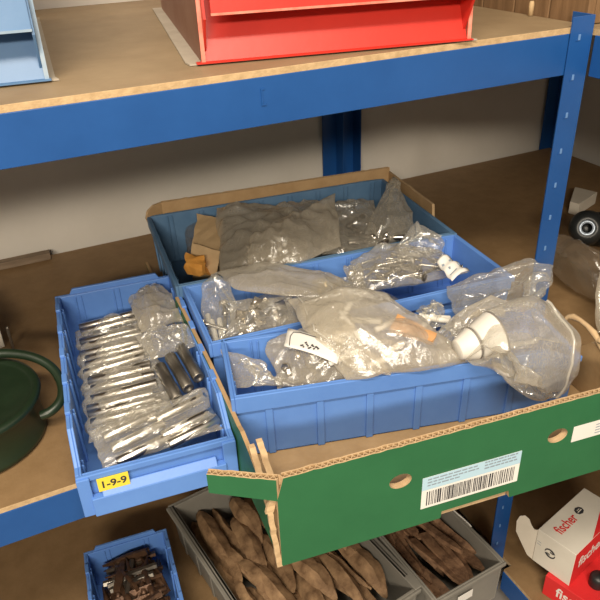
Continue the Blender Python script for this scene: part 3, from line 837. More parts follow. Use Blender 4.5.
# ---- middle tray
c0 = addbag([(215, 300, .04), (350, 275, .04), (400, 300, .04), (250, 340, .04)], 'film_grey', 'broad grey bag at the bottom of the middle crate tray', 50, T=.02, Tb=.028, res=30)
c1 = addbag(None, 'film_clear', 'clear bag with a tall open mouth at the left end of the middle tray', 51, T=.012, Tb=.015, amp=.004, freq=34,
            net=[[at(203, 283, .118), at(216, 272, .125), at(228, 280, .118)], [at(201, 310, .095), at(220, 306, .10), at(238, 312, .095)], [at(210, 346, .070), at(228, 345, .070), at(250, 338, .070)]])
c3 = addbag([(232, 302, .102), (292, 298, .100), (300, 333, .086), (226, 344, .080)], 'film', 'shiny clear bag in the middle tray, under the folded grey bag', 52, T=.012, Tb=.02, amp=.0042, freq=34)
c2 = addbag(None, 'film_grey', 'flat folded grey bag lying across the dusty and middle trays', 53, T=.006, Tb=.006, amp=.0026, freq=26,
            net=[[at(216, 272, .112), at(262, 262, .118), at(330, 272, .116), at(352, 286, .112)], [at(238, 290, .112), at(285, 296, .118), at(320, 300, .112), at(345, 300, .106)]])
c4 = addbag([(312, 281, .105), (352, 275, .105), (356, 308, .092), (308, 314, .095)], 'film_clear', 'small clear bag of brass nuts in the middle tray', 54, T=.012, Tb=.018, amp=.0045, freq=50)
c5 = addbag(None, 'film', 'clear bag of screws with a white ticket, right end of middle tray', 55, T=.014, Tb=.02, amp=.0045, freq=42, res=30,
            net=[[at(352, 262, .105), at(380, 244, .118), at(432, 247, .112)], [at(352, 292, .095), at(408, 285, .104), at(468, 274, .096)]])
c6 = addbag(None, 'film_clear', 'open clear bag mouth standing up behind the white ticket', 56, T=.006, Tb=.006, amp=.0036, freq=40,
            net=[[at(396, 246, .128), at(416, 222, .150), at(440, 236, .140)], [at(400, 262, .105), at(420, 256, .108), at(444, 258, .104)]])
c7 = addbag([(345, 266, .108), (362, 262, .112), (366, 300, .095), (352, 302, .095)], 'film', 'narrow clear bag between the brass nuts and the screws', 57, T=.010, Tb=.012, amp=.004, freq=55)
fill(c4, 'nut', 'brass', 9, 'brass hex nut in the small clear bag of the middle tray', 'nut', 'brass nuts', 11, spread=1)
fill(c5, 'screw', 'steel', 34, 'steel screw in the bag with the white ticket', 'screw', 'screws in the ticketed bag', 12, ang=R(-25), spread=.8)
fill(c5, 'bolt', 'dark_steel', 12, 'dark bolt among the screws in the bag with the white ticket', 'bolt', 'bolts in the ticketed bag', 13, ang=R(-25), spread=.8, drop=.006)
fill(c3, 'bracket', 'steel', 9, 'small steel angle bracket in the shiny bag of the middle tray', 'bracket', 'brackets in the shiny bag', 14, spread=1)
for k, (a, b_) in enumerate((((211, 318, .085), (217, 345, .07)), ((219, 316, .085), (223, 344, .07)), ((207, 312, .08), (212, 338, .068)))):
    p, q = at(*a), at(*b_)
    put('dowel', 'white_plastic', orient((p+q)/2, q-p), 'white plastic plug in the clear bag at the left end of the middle tray', 'wall plug', 'plugs at the left of the middle tray')
fill(c1, 'bolt', 'steel', 5, 'steel bolt in the clear open-mouthed bag at the left of the middle tray', 'bolt', 'bolts at the left of the middle tray', 15, vmin=.5, umin=.5)
# rolled white ticket
tk = MB(); vs = []; fs = []
A, B_, C_, D_ = at(436, 262, .125), at(448, 256, .128), at(470, 271, .118), at(452, 282, .114)
for i in range(13):
    for j in range(5):
        u, v = i/12, j/4
        p = (A*(1-u)+D_*u)*(1-v)+(B_*(1-u)+C_*u)*v
        p += V((0, 0, 0.006*math.sin(v*math.pi)+0.0018*math.sin(u*15+v)))
        vs.append(p)
for i in range(12):
    for j in range(4):
        a = i*5+j; fs.append((a, a+1, a+6, a+5))
tk.add(vs, fs, True); tko = tk.build('paper_ticket', M['paper'], None, center=True)
tko.modifiers.new('thickness', 'SOLIDIFY').thickness = 0.0005
tag(tko, 'curled white paper ticket with dark marks at the right of the screw bag', 'ticket')
tmk = MB()
for (u0, u1, v0, v1) in ((.25, .34, .1, .75), (.55, .62, .2, .9), (.75, .8, .1, .5)):
    q = []
    for (u, v) in ((u0, v0), (u1, v0), (u1, v1), (u0, v1)):
        q.append((A*(1-u)+D_*u)*(1-v)+(B_*(1-u)+C_*u)*v+V((0, 0, 0.006*math.sin(v*math.pi)+0.0018*math.sin(u*15+v)+0.0016))-tko.location)
    tmk.add(q, [(0, 1, 2, 3)])
tmk.build('dark_marks', M['ink_grey'], tko)

# ---- front tray
d0 = addbag([(262, 345, .035), (530, 300, .035), (560, 345, .035), (275, 385, .035)], 'film_grey', 'long grey bag at the bottom of the front crate tray', 60, T=.02, Tb=.022, res=32)
d1 = addbag(None, 'film', 'clear bag folded to a corner at the left end of the front tray', 61, T=.006, Tb=.012, amp=.0024, freq=24,
            net=[[at(222, 350, .098), at(245, 356, .106), at(266, 366, .100)], [at(230, 388, .080), at(258, 384, .088), at(286, 386, .090)]])
d2 = addbag(None, 'film_grey', 'lumpy clear bag with a printed white card in the front tray', 62, T=.016, Tb=.022, amp=.0036, freq=34,
            net=[[at(264, 340, .100), at(300, 330, .112), at(345, 338, .108)], [at(278, 388, .085), at(315, 384, .094), at(356, 378, .092)]])
d3 = addbag(None, 'film_milk', 'big milky bag mounded over the middle of the front tray', 63, T=.016, Tb=.020, amp=.0034, freq=22, res=34,
            net=[[at(298, 304, .130), at(345, 288, .145), at(385, 292, .142), at(420, 318, .122)], [at(312, 340, .125), at(355, 330, .140), at(405, 335, .130), at(452, 345, .108)],
                 [at(345, 380, .100), at(385, 374, .108), at(425, 370, .106), at(474, 362, .098)]])
d3b = addbag(None, 'film_milk', 'flat milky bag sloping from the middle tray down onto the white card', 64, T=.005, Tb=.006, amp=.0022, freq=24,
             net=[[at(286, 300, .124), at(318, 296, .132), at(345, 306, .130)], [at(305, 330, .128), at(335, 332, .132), at(362, 340, .130)], [at(332, 352, .118), at(356, 372, .108), at(392, 374, .104)]], seal=('u', .2))
for k, (u, v) in enumerate(((.66, .35), (.75, .48), (.70, .45))):
    pass
ob = crumple([at(390, 332, .128), at(432, 345, .118), at(437, 336, .118), at(398, 318, .130), at(390, 328, .140), at(432, 341, .128), at(436, 333, .128), at(398, 314, .142)],
             HEX, 'plastic_plug', M['orange_plastic'], 'pale orange plastic piece inside the big milky bag', 'plastic part', 8, 0.002)
fill(d3, 'dowel', 'white_plastic', 10, 'white plastic plug inside the big milky bag', 'wall plug', 'plugs in the big milky bag', 16, spread=1, drop=.004, umax=.6)
fill(d2, 'nut', 'steel', 12, 'steel nut in the lumpy bag with the printed card', 'nut', 'nuts in the lumpy bag', 17, spread=1, drop=-.006)
d4 = addbag([(436, 330, .112), (470, 322, .118), (484, 356, .104), (440, 366, .104)], 'film', 'crumpled clear bag between the big milky bag and the white cones', 69, T=.012, Tb=.016, amp=.0042, freq=40)
d5 = addbag([(414, 310, .108), (442, 303, .110), (446, 326, .100), (422, 332, .100)], 'film_clear', 'tiny clear bag of white parts behind the orange piece', 65, T=.008, Tb=.008, amp=.003, freq=60, seal=('v', .25))
fill(d5, 'dowel', 'white_plastic', 3, 'white plastic plug in the tiny clear bag behind the orange piece', 'wall plug', 'plugs in the tiny bag', 18, spread=1, vmin=.5)
d7 = addbag(None, 'film_clear', 'glossy clear bag stretching up towards the blue post', 66, T=.012, Tb=.008, amp=.0046, freq=34, res=32,
            net=[[at(446, 286, .118), at(490, 274, .140), at(535, 262, .158), at(553, 266, .160)], [at(450, 302, .112), at(498, 296, .132), at(536, 290, .146), at(551, 282, .150)],
                 [at(456, 316, .105), at(500, 314, .115), at(524, 312, .122), at(536, 300, .130)]], seal=None)
d9 = addbag(None, 'film_milk', 'milky bag loop arched beside the white cones', 67, T=.006, Tb=.006, amp=.0015, freq=24,
            net=[[at(446, 325, .118), at(466, 308, .132), at(490, 297, .138), at(505, 300, .136)], [at(456, 342, .108), at(474, 328, .120), at(490, 316, .128), at(505, 316, .128)]], seal=None)
d8 = addbag(None, 'film', 'clear bag of white cones hanging over the right of the front tray', 68, T=.020, Tb=.014, amp=.0028, freq=20, res=36,
            net=[[at(448, 344, .112), at(486, 312, .145), at(528, 300, .155), at(562, 312, .135)], [at(466, 362, .108), at(500, 345, .138), at(545, 335, .140), at(580, 346, .112)],
                 [at(492, 362, .103), at(512, 374, .100), at(532, 386, .090), at(582, 372, .078)], [at(510, 376, .094), at(522, 386, .080), at(540, 396, .064), at(566, 394, .058)]], power=.45)
sl = [d8.top(0.80+0.05*math.sin(k/26*3), k/26, 0.0010) for k in range(1, 26)]
so = bpy.data.objects['plastic_bag'] if False else None
d8o = [o for o in COL.objects if o.get('label', '').startswith('clear bag of white cones')][0]
MB().tube([p-d8o.location for p in sl], 0.0016, 6).build('zip_seal', M['seal'], d8o)
# white cones inside the hanging bag
def cone(r0, r1, L):
    return MB().lathe([(0.0001, 0), (r0*0.9, 0), (r0, 0.001), (r1, L-0.002), (r1+0.0006, L-0.001), (r1, L), (r1-0.002, L), (r0-0.0015, 0.004), (0.0001, 0.004)], 28)
p0, p1 = at(457, 350, .122), at(512, 327, .134)
ax = (p1-p0).normalized()
for k, (t, r0, r1, L, lb_) in enumerate(((0.000, 0.0125, 0.0195, 0.021, 'smaller white plastic cone at the left, inside the hanging clear bag'),
                                         (0.025, 0.0205, 0.0285, 0.026, 'larger white plastic cone at the right, inside the hanging clear bag'))):
    o = cone(r0, r1, L).build('plastic_cone', M['white_plastic'], None)
    o.matrix_world = orient(p0+ax*t, ax)
    tag(o, lb_, 'cone', 'white cones')
    MB().lathe([(r1-0.001, L), (r1+0.0004, L), (r1+0.0004, L+0.0022), (r1-0.001, L+0.0022), (r1-0.001, L)], 28, caps=False).build('gasket', M['grey_rubber'], o)
# printed white card in the lumpy bag
ca = [at(284, 346, .122), at(288, 328, .127), at(342, 347, .124), at(337, 364, .116)]
cd = MB(); vs = []; fs = []
for i in range(11):
    for j in range(6):
        u, v = i/10, j/5
        p = (ca[0]*(1-u)+ca[3]*u)*(1-v)+(ca[1]*(1-u)+ca[2]*u)*v
        vs.append(p+V((0, 0, 0.003*math.sin(u*math.pi))))
for i in range(10):
    for j in range(5):
        a = i*6+j; fs.append((a, a+1, a+7, a+6))
cd.add(vs, fs, True)
cdo = cd.build('printed_card', M['paper'], None, center=True)
cdo.modifiers.new('thickness', 'SOLIDIFY').thickness = 0.0005
tag(cdo, 'white card with rounded black border on the lumpy bag in the front tray', 'card')
def on_card(u, v):
    p = (ca[0]*(1-u)+ca[3]*u)*(1-v)+(ca[1]*(1-u)+ca[2]*u)*v
    return p+V((0, 0, 0.003*math.sin(u*math.pi)+0.0012))-cdo.location
MB().tube([on_card(.10, .05), on_card(.08, .55), on_card(.12, .80), on_card(.24, .88), on_card(.6, .90), on_card(.95, .92)], 0.0005, 6).build('border_line', M['ink'], cdo)
bk_ = MB()
rc = random.Random(4)
for k in range(14):
    u, v = .30+.03*k*.8, .12+.28*rc.random()
    bk_.tube([on_card(u, v), on_card(u+.03, v+.10*rc.random())], 0.0009, 5)
bk_.build('black_print', M['ink'], cdo)

# ------------------------------------------------------------------ other goods on the middle shelf
can = empty('metal_can', (-0.106, 0.143, 0.0005), 0, 'dark green metal can with a thick loop handle, left edge of the middle shelf', 'can')
can.scale = (0.86, 0.86, 0.86)
MB().lathe([(0.0001, 0), (0.096, 0), (0.103, 0.004), (0.103, 0.010), (0.101, 0.014), (0.101, 0.058), (0.106, 0.064), (0.108, 0.069), (0.106, 0.074), (0.098, 0.076), (0.095, 0.071), (0.092, 0.069),
            (0.060, 0.071), (0.0001, 0.073)], 64).build('body', M['can_green'], can)
hp = []
for k in range(25):
    a = math.pi*(-0.10+1.15*k/24)
    hp.append((0.060+0.083*math.sin(a)*1.0, 0.040+0.045*math.cos(a), 0.066+0.022*math.sin(a)))
hp = [(-0.005, 0.085, 0.078), (0.030, 0.078, 0.092), (0.070, 0.066, 0.092), (0.105, 0.046, 0.086), (0.128, 0.022, 0.074), (0.136, -0.006, 0.060), (0.130, -0.030, 0.048), (0.112, -0.042, 0.040), (0.094, -0.040, 0.036)]
hs = []
for i in range(len(hp)-1):
    for t in (0, .25, .5, .75):
        p0_, p1_, p2_, p3_ = [V(hp[max(0, min(len(hp)-1, i+q))]) for q in (-1, 0, 1, 2)]
        hs.append(0.5*((2*p1_)+(p2_-p0_)*t+(2*p0_-5*p1_+4*p2_-p3_)*t*t+(3*p1_-p0_-3*p2_+p3_)*t**3))
MB().tube(hs, 0.0072, 12).build('loop_handle', M['can_green'], can)
wd = MB().box(-0.45, 0.058, 0.634, 0.652, 0.0, 0.014).build('wood_batten', M['old_wood'], None, bevel=0.001, loc=(0, 0, 0.0003))
tag(wd, 'strip of grey brown wood lying along the back wall at the left', 'wood strip')
pc = MB().prism([(-0.150, 0.335), (-0.052, 0.352), (-0.075, 0.470), (-0.165, 0.455)], 0.0, 0.045, 'z').build('carton', M['grubby_white'], None, bevel=0.001, loc=(0, 0, 0.0003))
tag(pc, 'off-white carton half hidden behind the dark green can', 'carton')
st = MB().box(-0.043, -0.039, 0.338, 0.344, 0, 0.040).build('metal_rod', M['dark_steel'], None, bevel=0.0008, loc=(0, 0, 0.0003))
tag(st, 'thin dark metal strip upright beside the off-white carton', 'metal strip')

# clear bag with black fitting on the corner rack
fit = empty('pipe_fitting', at(587, 228, .085), 0, 'black plastic pipe fitting with a pale ring, behind the brownish bag on the corner rack', 'pipe fitting')
fdir = (EYE-at(587, 228, .085)).normalized()
fm = orient((0, 0, 0), fdir)
MB().lathe([(0.0001, -0.10), (0.030, -0.10), (0.031, -0.03), (0.027, -0.006), (0.019, 0.0), (0.012, 0.002), (0.010, -0.02), (0.0001, -0.02)], 28, fm).build('body', M['black_plastic'], fit)
MB().lathe([(0.0085, 0.001), (0.0105, 0.0035), (0.0125, 0.0035), (0.0135, 0.001), (0.0125, -0.002), (0.0085, -0.002)], 28, fm, caps=False).build('ring', M['bare_steel'], fit)
ex = fm @ Matrix.Rotation(R(68), 4, 'X')
MB().lathe([(0.0001, 0), (0.030, 0), (0.030, 0.085), (0.026, 0.095), (0.0001, 0.095)], 24, fm @ Matrix.Rotation(R(80), 4, 'Y') @ Matrix.Translation(V((0.0, 0.0, 0.0))) @ Matrix.Translation(V((0.045, 0, 0)))).build('branch', M['black_plastic'], fit)
Bag([[at(552, 236, .055), at(580, 246, .070), at(630, 262, .080)], [at(548, 252, .035), at(585, 266, .055), at(640, 280, .06)], [at(566, 286, .010), at(590, 300, .014), at(640, 315, .02)]], T=.025, Tb=.012, amp=.005, seed=70, freq=18).build(
    'plastic_bag', M['film_dark'], 'big brownish bag slumped on the corner rack right of the blue post')
wp = MB().prism([(0, 0), (0.085, 0.0), (0.085, 0.05), (0.0, 0.02)], 0, 0.026, 'z').build('carton', M['grubby_white'], None, bevel=0.001, loc=at(590, 212, .02)+V((0.0, 0.03, -0.0195)), rotz=R(20))
tag(wp, 'off-white carton behind the black fitting on the corner rack', 'carton')
Bag([[at(600, 272, .09), at(640, 275, .09)], [at(594, 300, .06), at(640, 305, .06)], [at(596, 332, .012), at(640, 340, .012)]], T=.012, Tb=.01, amp=.003, seed=71, freq=26).build(
    'plastic_bag', M['film_milk'], 'milky bag at the right edge of the photo, in front of the brownish bag')

# ------------------------------------------------------------------ upper shelf
def flap_bin(mat, edge, side, H=0.20, Wd=0.303, Dp=0.46):
    """open-fronted bin: low leaning front, flap above it, standing on a wider flange"""
    r = empty('storage_bin', (0, 0, 0))
    MB().prism([(-0.013, 0.0), (Wd+0.009, 0.0), (Wd+0.006, 0.012), (Wd+0.005, Dp+0.01), (-0.014, Dp+0.01), (-0.016, 0.014)], 0, 0.0015, 'z').build('base_flange', M['translucent_lip'], r)
    fl2 = MB().box(-0.006, Wd+0.002, -0.005, 0.004, 0.0015, 0.0028); fl2.build('front_lip', mat, r)
    for (xa, xb) in ((0, 0.0035), (Wd-0.0035, Wd)):
        b = MB().prism([(0.0, 0.0015), (Dp, 0.0015), (Dp, H), (0.004, H)], xa, xb, 'x', mi=0)
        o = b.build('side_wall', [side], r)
        MB().prism([(-0.0012, 0.0015), (0.0005, 0.0015), (0.0045, H), (0.0028, H)], xa-0.0003, xb+0.0003, 'x').build('worn_edge', edge, o)
    MB().box(0.0035, Wd-0.0035, Dp-0.0035, Dp, 0.0015, H).build('back_wall', mat, r)
    MB().prism([(0.001, 0.0015), (0.0045, 0.0015), (0.040, 0.075), (0.0365, 0.075)], 0.0035, Wd-0.0035, 'x').build('front_wall', mat, r)
    f = MB().prism([(-0.014, 0.049), (-0.0105, 0.049), (0.012, H-0.01), (0.0085, H-0.01)], 0.012, Wd-0.006, 'x').build('front_flap', mat, r)
    MB().prism([(-0.0145, 0.0482), (-0.0102, 0.0482), (-0.0100, 0.0505), (-0.0147, 0.0505)], 0.0118, Wd-0.0058, 'x').build('worn_edge', edge, f)
    for xa in (0.004, Wd-0.0065):
        MB().prism([(0.006, 0.012), (0.036, 0.070), (0.030, H-0.02), (0.012, H-0.02), (-0.012, 0.045)], xa, xa+0.0025, 'x').build('gusset', mat, r)
    return r
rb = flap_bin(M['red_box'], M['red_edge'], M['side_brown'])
rb.location = (0.221, 0.055, UP+0.0006); rb.rotation_euler.z = R(-10.5)
tag(rb, 'red plastic storage bin with a front flap on the upper shelf', 'storage bin')
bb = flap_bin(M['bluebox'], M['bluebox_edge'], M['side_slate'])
a_ = R(-5.5)
bb.location = (0.070-0.303*math.cos(a_), 0.070-0.303*math.sin(a_), UP+0.0006); bb.rotation_euler.z = a_
tag(bb, 'light blue plastic storage bin at the left end of the upper shelf', 'storage bin')
# slatted wooden crate on the corner rack, beyond the post
cb = empty('wooden_crate', (0.716, 0.0, UP-0.004), 0, 'brown wooden crate of upright boards on the corner rack behind the post', 'crate')
for k in range(9):
    y0 = 0.022+k*0.068
    MB().box(0.0, 0.012, y0, y0+0.065, 0, 0.26).build('side_board', M['wood'], cb, bevel=0.001)
for k in range(7):
    x0 = 0.013+k*0.068
    MB().box(x0, x0+0.065, 0.022, 0.034, 0, 0.26).build('end_board', M['wood'], cb, bevel=0.001)
MB().box(0.012, 0.49, 0.034, 0.634, 0.0, 0.012).build('bottom_board', M['wood'], cb)
pg = MB().lathe([(0.0001, 0), (0.0035, 0), (0.0035, 0.014), (0.0025, 0.018), (0.0001, 0.018)], 14).build('wood_peg', M['tan_paper'], None, loc=(0.6935, 0.098, UP+0.0006))
tag(pg, 'small pale peg standing at the right end of the upper shelf', 'peg')

# ------------------------------------------------------------------ lower shelf
LZ = LOW+0.0006
# small blue tray of dark bits
sb_ang = R(-95.5)
SB = frame(-0.021, 0.302, LZ, sb_ang)
sb = tray_body(0.36, 0.145, 0.088, 0.06, lugs=True, backstep=True, taper=0.04).build('storage_tray', M['blue_plastic'], None, 0.001, SB.translation, sb_ang)
tag(sb, 'small blue plastic tray of dark rusty bits on the lower shelf', 'tray')
rb_ = random.Random(21)
bits = []
def bit_mesh(kind):
    b = MB()
    if kind == 0:   # pointed chisel bit
        b.lathe([(0.0001, 0), (0.0012, 0.002), (0.0045, 0.026), (0.0052, 0.030), (0.0052, 0.062), (0.0062, 0.064), (0.0062, 0.070), (0.0048, 0.074), (0.0048, 0.090), (0.0001, 0.091)], 10)
    elif kind == 1:  # hex bar
        b.lathe([(0.0001, 0), (0.0055, 0.0), (0.006, 0.001), (0.006, 0.079), (0.0055, 0.08), (0.0001, 0.08)], 6, smooth=False)
    else:            # flat tapered wedge
        b.add([(-.002, -.001, 0), (.002, -.001, 0), (.002, .001, 0), (-.002, .001, 0), (-.008, -.003, .05), (.008, -.003, .05), (.008, .003, .05), (-.008, .003, .05),
               (-.006, -.003, .085), (.006, -.003, .085), (.006, .003, .085), (-.006, .003, .085)],
              [(0, 3, 2, 1), (0, 1, 5, 4), (1, 2, 6, 5), (2, 3, 7, 6), (3, 0, 4, 7), (4, 5, 9, 8), (5, 6, 10, 9), (6, 7, 11, 10), (7, 4, 8, 11), (8, 9, 10, 11)])
    return b.mesh('tool_bit')
BM_ = [bit_mesh(k) for k in range(3)]
BM_[0].materials.append(M['rust_dark']); BM_[1].materials.append(M['dark_steel']); BM_[2].materials.append(M['rust_dark'])
kinds = [('tool_bit', 'dark pointed tool bit heaped in the small blue tray', 'tool bit', 'pointed bits'), ('hex_bar', 'short shiny hexagonal bar heaped in the small blue tray', 'metal bar', 'hexagonal bars'),
         ('metal_wedge', 'dark flat tapered wedge heaped in the small blue tray', 'metal wedge', 'flat wedges')]
for k in range(170):
    kd = rb_.choice((0, 0, 2, 2, 1))
    x = 0.047+0.17*rb_.random(); y = 0.022+0.100*rb_.random()
    z = 0.024+0.046*(k/170)+0.012*rb_.random()
    a = rb_.choice((rb_.uniform(-.4, .4), rb_.uniform(-.4, .4), rb_.uniform(1.25, 1.85)))
    if abs(a) < 1: y = min(max(y, 0.016+0.05*abs(a)), 0.128-0.05*abs(a))
    d = SB.to_3x3() @ V((math.cos(a), math.sin(a), rb_.uniform(-.1, .22)))
    L_ = 0.085
    c = SB @ V((min(x, 0.30), y, z))
    if abs(math.sin(a)) > .7: c = SB @ V((x-0.028, 0.062+0.02*rb_.random(), z))
    o = bpy.data.objects.new(kinds[kd][0], BM_[kd]); COL.objects.link(o)
    o.matrix_world = orient(c-d*0.042, d, rb_.random()*6)
    tag(o, kinds[kd][1], kinds[kd][2], kinds[kd][3])

# grey trays
GA = R(-6.5)
GAF = frame(0.150, 0.330, LZ, R(-82))
ga_w = 0.270
ga = tray_body(0.415, ga_w, 0.100, 0.098, hop=0.03, taper=0.06, wall=0.006, lip=0.016, slots=False)
for (ya, yb) in ((-0.0100, 0.006), (ga_w-0.006, ga_w+0.0100)):
    ga.box(0, 0.415, ya, yb, 0.094, 0.100)
ga = ga.build('storage_tray', M['grey_plastic'], None, 0.0015, GAF.translation, R(-82))
tag(ga, 'wide grey plastic tray of rusty leaf-shaped pieces on the lower shelf', 'tray')
GBF = frame(0.466, 0.248, LZ, R(-86))
gb_w = 0.150
gb = tray_body(0.325, gb_w, 0.100, 0.098, hop=0.03, taper=0.05, wall=0.004, lip=0.012, slots=False).build('storage_tray', M['grey_plastic'], None, 0.0015, GBF.translation, R(-86))
tag(gb, 'narrow grey plastic tray with blank white front label, beside the lower post', 'tray')
MB().box(0.3296, 0.3303, 0.045, 0.078, 0.062, 0.080).build('blank_label', M['paper'], gb)['label'] = 'blank white label'
MB().tube([(x_, gb_w+0.003+0.001*math.sin(x_*90), 0.101) for x_ in [0.10+0.006*k for k in range(24)]], [0.0012+0.0012*abs(noise.noise(V((k*.7, 1, 1)))) for k in range(24)], 6).build('frayed_rim', M['paper'], gb)
def leaf_mesh(L, W, T, seed, bend=0.0, tip=0.5):
    b = MB(); n, m = 26, 12; vs = []; fs = []
    for i in range(n+1):
        t = i/n
        w = W*max(0.0, math.sin(math.pi*t**0.75))**0.55*(0.74+0.30*t+0.10*noise.noise(V((t*4, seed, 2))))+0.0006
        th = T*(0.55+0.45*math.sin(math.pi*t))*(math.sin(math.pi*max(.02, min(.98, t)))**0.4)+0.0004
        for k in range(m):
            a = 2*math.pi*k/m
            x = w/2*math.cos(a)
            y = th/2*(1-abs(math.cos(a))**1.3)*(1 if math.sin(a) >= 0 else -1)
            if math.sin(a) > 0: y *= 1.25
            nz1 = noise.noise(V((t*5, math.cos(a)*1.5, seed*3.3+math.sin(a))))
            nz2 = noise.noise(V((t*11, math.cos(a)*3, seed*5.1+math.sin(a)*2)))
            vs.append((x+bend*math.sin(math.pi*t)+0.003*nz1+0.001*nz2, y+0.0022*nz1+0.0011*nz2+0.010*math.sin(math.pi*t)*(seed-2)*0.5, (t-0.5)*L))
    for i in range(n):
        for k in range(m):
            fs.append((i*m+k, i*m+(k+1) % m, (i+1)*m+(k+1) % m, (i+1)*m+k))
    b.add(vs, fs, True); b.add(vs[:m], [tuple(range(m))[::-1]], True); b.add(vs[-m:], [tuple(range(m))], True)
    me = b.mesh('forged_leaf')
    me.set_sharp_from_angle(angle=R(38))
    return me
LM = [leaf_mesh(0.155, 0.038, 0.020, 1, 0.005), leaf_mesh(0.175, 0.030, 0.022, 2, -0.006), leaf_mesh(0.145, 0.044, 0.018, 3, 0.004), leaf_mesh(0.165, 0.040, 0.024, 4, -0.003), leaf_mesh(0.135, 0.044, 0.018, 5, 0.006)]
for me in LM: me.materials.append(M['rust'])
rl = random.Random(8)
spots = []
for row in range(5):
    for k in range(8):
        spots.append((0.085+row*0.064+rl.uniform(-.012, .012), 0.020+k*0.032+rl.uniform(-.006, .006), 0.046+rl.uniform(0, .014)+(0.016 if (k+row) % 2 else 0)))
for k, (x, y, z) in enumerate(spots):
    x = min(max(x, 0.092), 0.312); y = min(max(y, 0.034), ga_w-0.034)
    a = rl.uniform(-.2, .2)*(1 if 0.05 < y < ga_w-0.05 else 0.35)
    d = GAF.to_3x3() @ V((math.cos(a), math.sin(a), rl.uniform(-.06, .12)))
    c = GAF @ V((x, y, z))
    o = bpy.data.objects.new('forged_leaf', LM[(k*3+k//5) % 5]); COL.objects.link(o)
    # flat side up: local y (thickness) towards +z
    zc = d.normalized(); yc = (V((rl.uniform(-.75, .75), rl.uniform(-.2, .2), 1))); yc = (yc-zc*yc.dot(zc)).normalized(); xc = yc.cross(zc)
    o.matrix_world = Matrix(((xc.x, yc.x, zc.x, c.x), (xc.y, yc.y, zc.y, c.y), (xc.z, yc.z, zc.z, c.z), (0, 0, 0, 1)))
    tag(o, 'rust brown leaf-shaped steel piece heaped in the wide grey tray', 'rusty metal piece', 'rusty pieces in the wide grey tray')
def bar_mesh(L, w0, w1, T, seed):
    b = MB(); n = 16; vs = []; fs = []
    for i in range(n+1):
        t = i/n
        w = w0+(w1-w0)*t+0.0018*noise.noise(V((t*5, seed, 0)))
        if t > .86: w *= 1-(t-.86)*5
        cx = 0.003*noise.noise(V((t*2.2, seed, 3))); cy = 0.002*noise.noise(V((t*3, seed, 8)))
        vs += [(cx-w/2, cy-T/2, (t-.5)*L), (cx+w/2, cy-T/2, (t-.5)*L), (cx+w/2, cy+T/2, (t-.5)*L), (cx-w/2, cy+T/2, (t-.5)*L)]
    for i in range(n):
        a = 4*i
        for k in range(4): fs.append((a+k, a+(k+1) % 4, a+4+(k+1) % 4, a+4+k))
    fs += [(0, 3, 2, 1), tuple(range(len(vs)-4, len(vs)))]
    return b.add(vs, fs, False).mesh('rusty_bar')
BMs = [bar_mesh(0.15, 0.014, 0.020, 0.006, 1), bar_mesh(0.17, 0.018, 0.012, 0.008, 2), bar_mesh(0.13, 0.020, 0.020, 0.005, 3)]
for me in BMs: me.materials.append(M['rust_red'])
for k in range(26):
    x = 0.10+0.07*(k % 3)+rl.uniform(-.015, .015); y = 0.020+0.108*((k*5) % 8)/7+rl.uniform(-.004, .004); z = 0.030+0.042*k/26+rl.uniform(0, .008)
    a = rl.uniform(-.28, .28)
    d = GBF.to_3x3() @ V((math.cos(a), math.sin(a)*.6, rl.uniform(-.08, .12)))
    c = GBF @ V((x, min(max(y, .022), gb_w-.022), z))
    zc = d.normalized(); yc = V((rl.uniform(-.6, .6), rl.uniform(-.2, .2), 1)); yc = (yc-zc*yc.dot(zc)).normalized(); xc = yc.cross(zc)
    o = bpy.data.objects.new('rusty_bar', BMs[k % 3]); COL.objects.link(o)
    o.matrix_world = Matrix(((xc.x, yc.x, zc.x, c.x), (xc.y, yc.y, zc.y, c.y), (xc.z, yc.z, zc.z, c.z), (0, 0, 0, 1)))
    tag(o, 'thin reddish rusty bar heaped in the narrow grey tray', 'rusty metal piece', 'rusty bars in the narrow grey tray')

# fixing cartons on the lower corner shelf
FA = R(14)
WH = 0.081
wc = empty('carton', (0.7185, -0.058, LZ+0.0502), FA, 'opened white carton with red lettering and a raised end flap, on a red carton', 'carton')
Wc, Lc = 0.075, 0.150
MB().box(0, Lc, -Wc, 0, 0, WH, mi=[0, 0, 1, 0, 0, 0]).build('carton_body', [M['fixing_white'], M['fixing_red']], wc, bevel=0.0008)
# red printing wraps a little over the top at the far end
MB().add([(0.052, -Wc+0.0005, WH+0.0002), (Lc-0.001, -Wc+0.0005, WH+0.0002), (Lc-0.001, -Wc+0.036, WH+0.0002)], [(0, 1, 2)]).build('red_corner_print', M['fixing_red'], wc)
text_mesh('fischer', 0.026, 'brand_print', M['ink_red'], wc, Matrix.Translation(V((0.047, -0.026, WH+0.0003))), bold=0.0004, sx=0.80)
lg = MB().lathe([(0.0001, 0), (0.0085, 0), (0.0085, 0.0003), (0.0001, 0.0003)], 8, Matrix.Translation(V((0.092, -0.024, WH+0.0002))) @ Matrix.Diagonal((1.15, 0.95, 1, 1)), smooth=False).build('brand_mark', M['ink'], wc)
MB().box(0.086, 0.098, -0.0262, -0.0244, WH+0.0006, WH+0.0008).box(0.088, 0.096, -0.0225, -0.0215, WH+0.0006, WH+0.0008).build('mark_bar', M['fixing_white'], lg)
side_f = Matrix.Translation(V((0.058, -Wc-0.0003, 0.045))) @ Matrix.Rotation(R(90), 4, 'X')
text_mesh('fischer', 0.036, 'brand_print', M['paper'], wc, side_f, bold=0.0006, sx=0.85)
